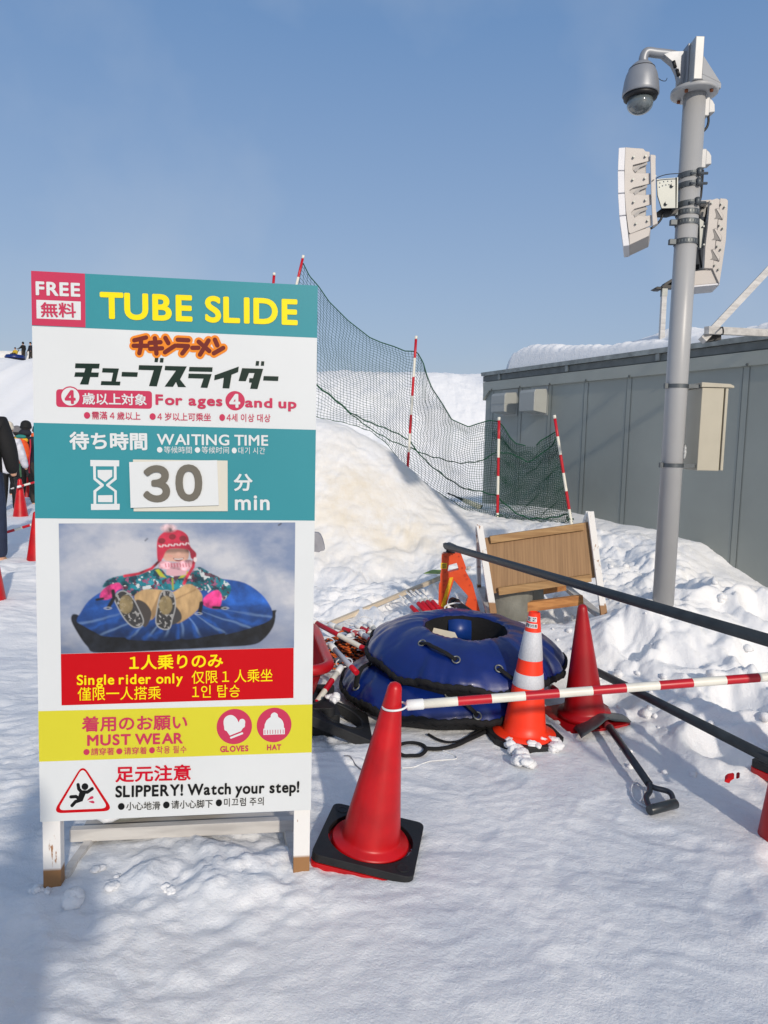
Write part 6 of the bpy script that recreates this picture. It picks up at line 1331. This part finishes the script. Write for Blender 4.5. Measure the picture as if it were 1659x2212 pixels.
mb = MB(); mb.ball((0, -.02, .22), (.17, .12, .27), 18); mb.build('bag', cl('orange bag', S(232, 84, 24)), bk)
mb = MB(); mb.ball((-.02, .02, .43), (.15, .10, .075), 14); mb.build('lid', cl('yellow lid', S(220, 170, 40)), bk)
mb = MB(); mb.ball((.02, -.03, .50), (.1, .07, .04), 12); mb.build('teal_panel', cl('teal panel', S(40, 130, 120)), bk)
for s_, c in ((-1, M_CABLE), (1, cl('red strap', S(190, 40, 60)))): MB().tube(bez([(s_*.13, .1, .45), (s_*.17, .02, .3), (s_*.15, .0, .05), (s_*.17, -.05, -.18)], 16), .014, 6).build('strap', c, bk)
MB().tube([(.04, -.13, .0), (.05, -.13, -.25)], .016, 6).build('hanging_strap', cl('green strap', S(110, 160, 110)), bk)
p = stand(40, 1080)
person('person in a grey hat partly hidden between the white jacket and the backpack', (p.x, p.y, .07), -.1, 1.62, BLKJ, BLKJ, GREYH, BLKSHOE, glove=BLKSHOE)
p = stand(84, 1090)
person('person with an orange collar almost hidden behind the left sign edge', (p.x, p.y, .07), .0, 1.64, NAVY, NAVY, BLKJ, BLKSHOE, hood=ORJ, glove=BLKSHOE)
# striped bars of the queue
cone_bar('striped bar crossing the far left in front of the red cone', at(-60, 1172, 8.6), at(120, 1118, 8.6), 'w', ring=('b',), seg=.1, off=.05)
cone_bar('striped bar at hand height far left above the red cone', at(38, 1052, 11.6), at(95, 1036, 11.9), 'r', ring=('a',), seg=.1)
# riders at the top of the slide
def hilltop(u, Y): q = at(u, 800, Y); return Vector((q.x, Y, hz(q.x, Y)))
q = hilltop(33, 69.3)
tb_ = thing('snow_tube', 'tiny dark blue snow tube at the top of the distant snow slide', 'snow tube', (q.x, q.y, q.z+.05)); mb = MB(); mb.lathe([(.38, .05), (.6, .0), (.86, .1), (.9, .28), (.75, .48), (.5, .5), (.36, .35)], 30); mb.build('cover', M_BLUE, tb_); MB().tube([(.88*math.cos(t), .88*math.sin(t), .1) for t in np.linspace(0, 6.283, 31)[:-1]], .05, 6, closed=True).build('seam_binding', M_BLKCLOTH, tb_)
person('tiny rider in a yellow jacket seated on the tube at the top of the slide', (q.x, q.y+.1, q.z+.42), 3.14, 1.5, cl('yellow jacket', S(190, 160, 40)), DARKP, BLKJ, BLKSHOE, sit=True, arms=((.3, 0, .1), (.3, 0, .1)), glove=BLKSHOE)
q = hilltop(93, 70.2); q = at(51, 783, 70.2); q.z = hz(q.x, 70.2)
person('tiny person in black holding a pole at the top of the distant slide', tuple(q), 1.2, 1.85, BLKJ, DARKP, BLKJ, BLKSHOE, arms=((.3, 0, .25), (.1, 0, 0)), glove=BLKSHOE)
sp_ = thing('ski_pole', 'thin pole held by the tiny person in black on the slide', 'pole', (q.x-.5, q.y, q.z)); MB().tube([(-.25, -.3, 0), (.08, .0, 1.15)], .03, 6).build('shaft', M_CABLE, sp_)
q = at(67, 783, 70.2); q.z = hz(q.x, 70.2)
person('tiny person in a dark coat at the slide top beside the sign edge', tuple(q), 2.6, 1.85, NAVY, DARKP, BLKJ, BLKSHOE, glove=BLKSHOE)
# the photographer, standing behind the camera: the shadow on the sign and snow is theirs
person('person in a dark coat photographing the TUBE SLIDE sign, standing before it', (-.29, -.42, 0), 0, 1.70, BLKJ, JEANS, BLKJ, BLKSHOE, arms=((.20, 1.4, .40), (.20, 1.4, .40)), stride=.02)
ph_ = [o for o in bpy.data.objects if o.get('label', '').startswith('person in a dark coat photographing')][0]
MB().lathe([(.26, .22), (.25, .5), (.225, .9), (.21, 1.0)], 30, Matrix.Scale(.75, 4, (0, 1, 0))).build('coat_skirt', BLKJ, ph_)
# ------------------------------------------------------------------ loose snow chunks
def rock(mb, c, r, n=18):
    s0 = len(mb.v); mb.ball(c, r, n); sd = rnd.randint(0, 9999); A = np.array(mb.v[s0:])-np.array(c); R_ = max(r)
    k = 1+.5*fbm(A[:, 0]/R_*1.6+A[:, 2]/R_*1.3+sd, A[:, 1]/R_*1.6-A[:, 2]/R_*.9, sd, 4, .6)
    for i, p in enumerate(A*k[:, None]+np.array(c)): mb.v[s0+i] = tuple(p)
ch = MB()
def chunk(p, r):
    for _ in range(3+int(rnd.random()*3)):
        q = Vector(p)+Vector(((rnd.random()-.5)*r*1.3, (rnd.random()-.5)*r*1.3, (rnd.random()-.2)*r*.8)); rock(ch, q, (r*(.6+.5*rnd.random()), r*(.6+.5*rnd.random()), r*(.35+.3*rnd.random())))
for x, y, r in ((1290, 900, .055), (1340, 985, .06), (1330, 930, .045), (1410, 880, .04), (1520, 840, .05), (1540, 890, .045), (1560, 850, .04), (1250, 860, .04), (1170, 800, .03), (1370, 850, .03), (1460, 850, .028), (1190, 780, .03)):
    u, v = ZB(x, y); p = on(u, v, .05); ch_p = (p.x, p.y, max(.03, hz(p.x, p.y)+.025)); chunk((ch_p[0], ch_p[1], ch_p[2]-.012), r*.7)
Z7_ = zm(130, 3150, 1.394)
for x, y, r in ((50, 605, .022), (90, 612, .018), (20, 600, .02), (205, 665, .035), (430, 600, .03), (370, 490, .022), (470, 520, .016), (765, 612, .02), (735, 600, .016), (330, 232, .03)):
    u, v = Z7_(x, y); p = on(u, v, .0); chunk((p.x, p.y, hz(p.x, p.y)-r*.1), r*.9)
for _ in range(700):
    x, y = rnd.uniform(-1.6, 2.6), rnd.uniform(1.7, 6.5)
    if not (x > 1.15 and y > 3.25) or rnd.random() > .45: continue
    r = rnd.choice((.006, .008, .011, .015, .02))*(1.6 if (x > 1.2 and y > 3.2) else .5); rock(ch, (x, y, hz(x, y)+r*.25), (r, r*1.2, r*.8), 10)
o = ch.build('loose_snow', M_SNOW, None); o['kind'] = 'stuff'
ch = MB(); p = on_sign(-.31, .30, .135); rock(ch, tuple(p), (.055, .03, .03)); o = ch.build('snow_lump', M_SNOW, None); tag(o, 'snow lump resting on the cross bar under the TUBE SLIDE sign', 'snow')
ch = MB(); p = zp_(430, 1760, 3.72); chunk(tuple(p), .03); o = ch.build('snow_lump', M_SNOW, None); tag(o, 'small snow lump on the stacked black rubber weights', 'snow')
ch = MB(); ch.ball((wx, wy, .105), (.12, .12, .03), 20, jit=.08); o = ch.build('snow_lump', M_SNOW, None); tag(o, 'snow filling the hole of the stacked black rubber weights', 'snow')
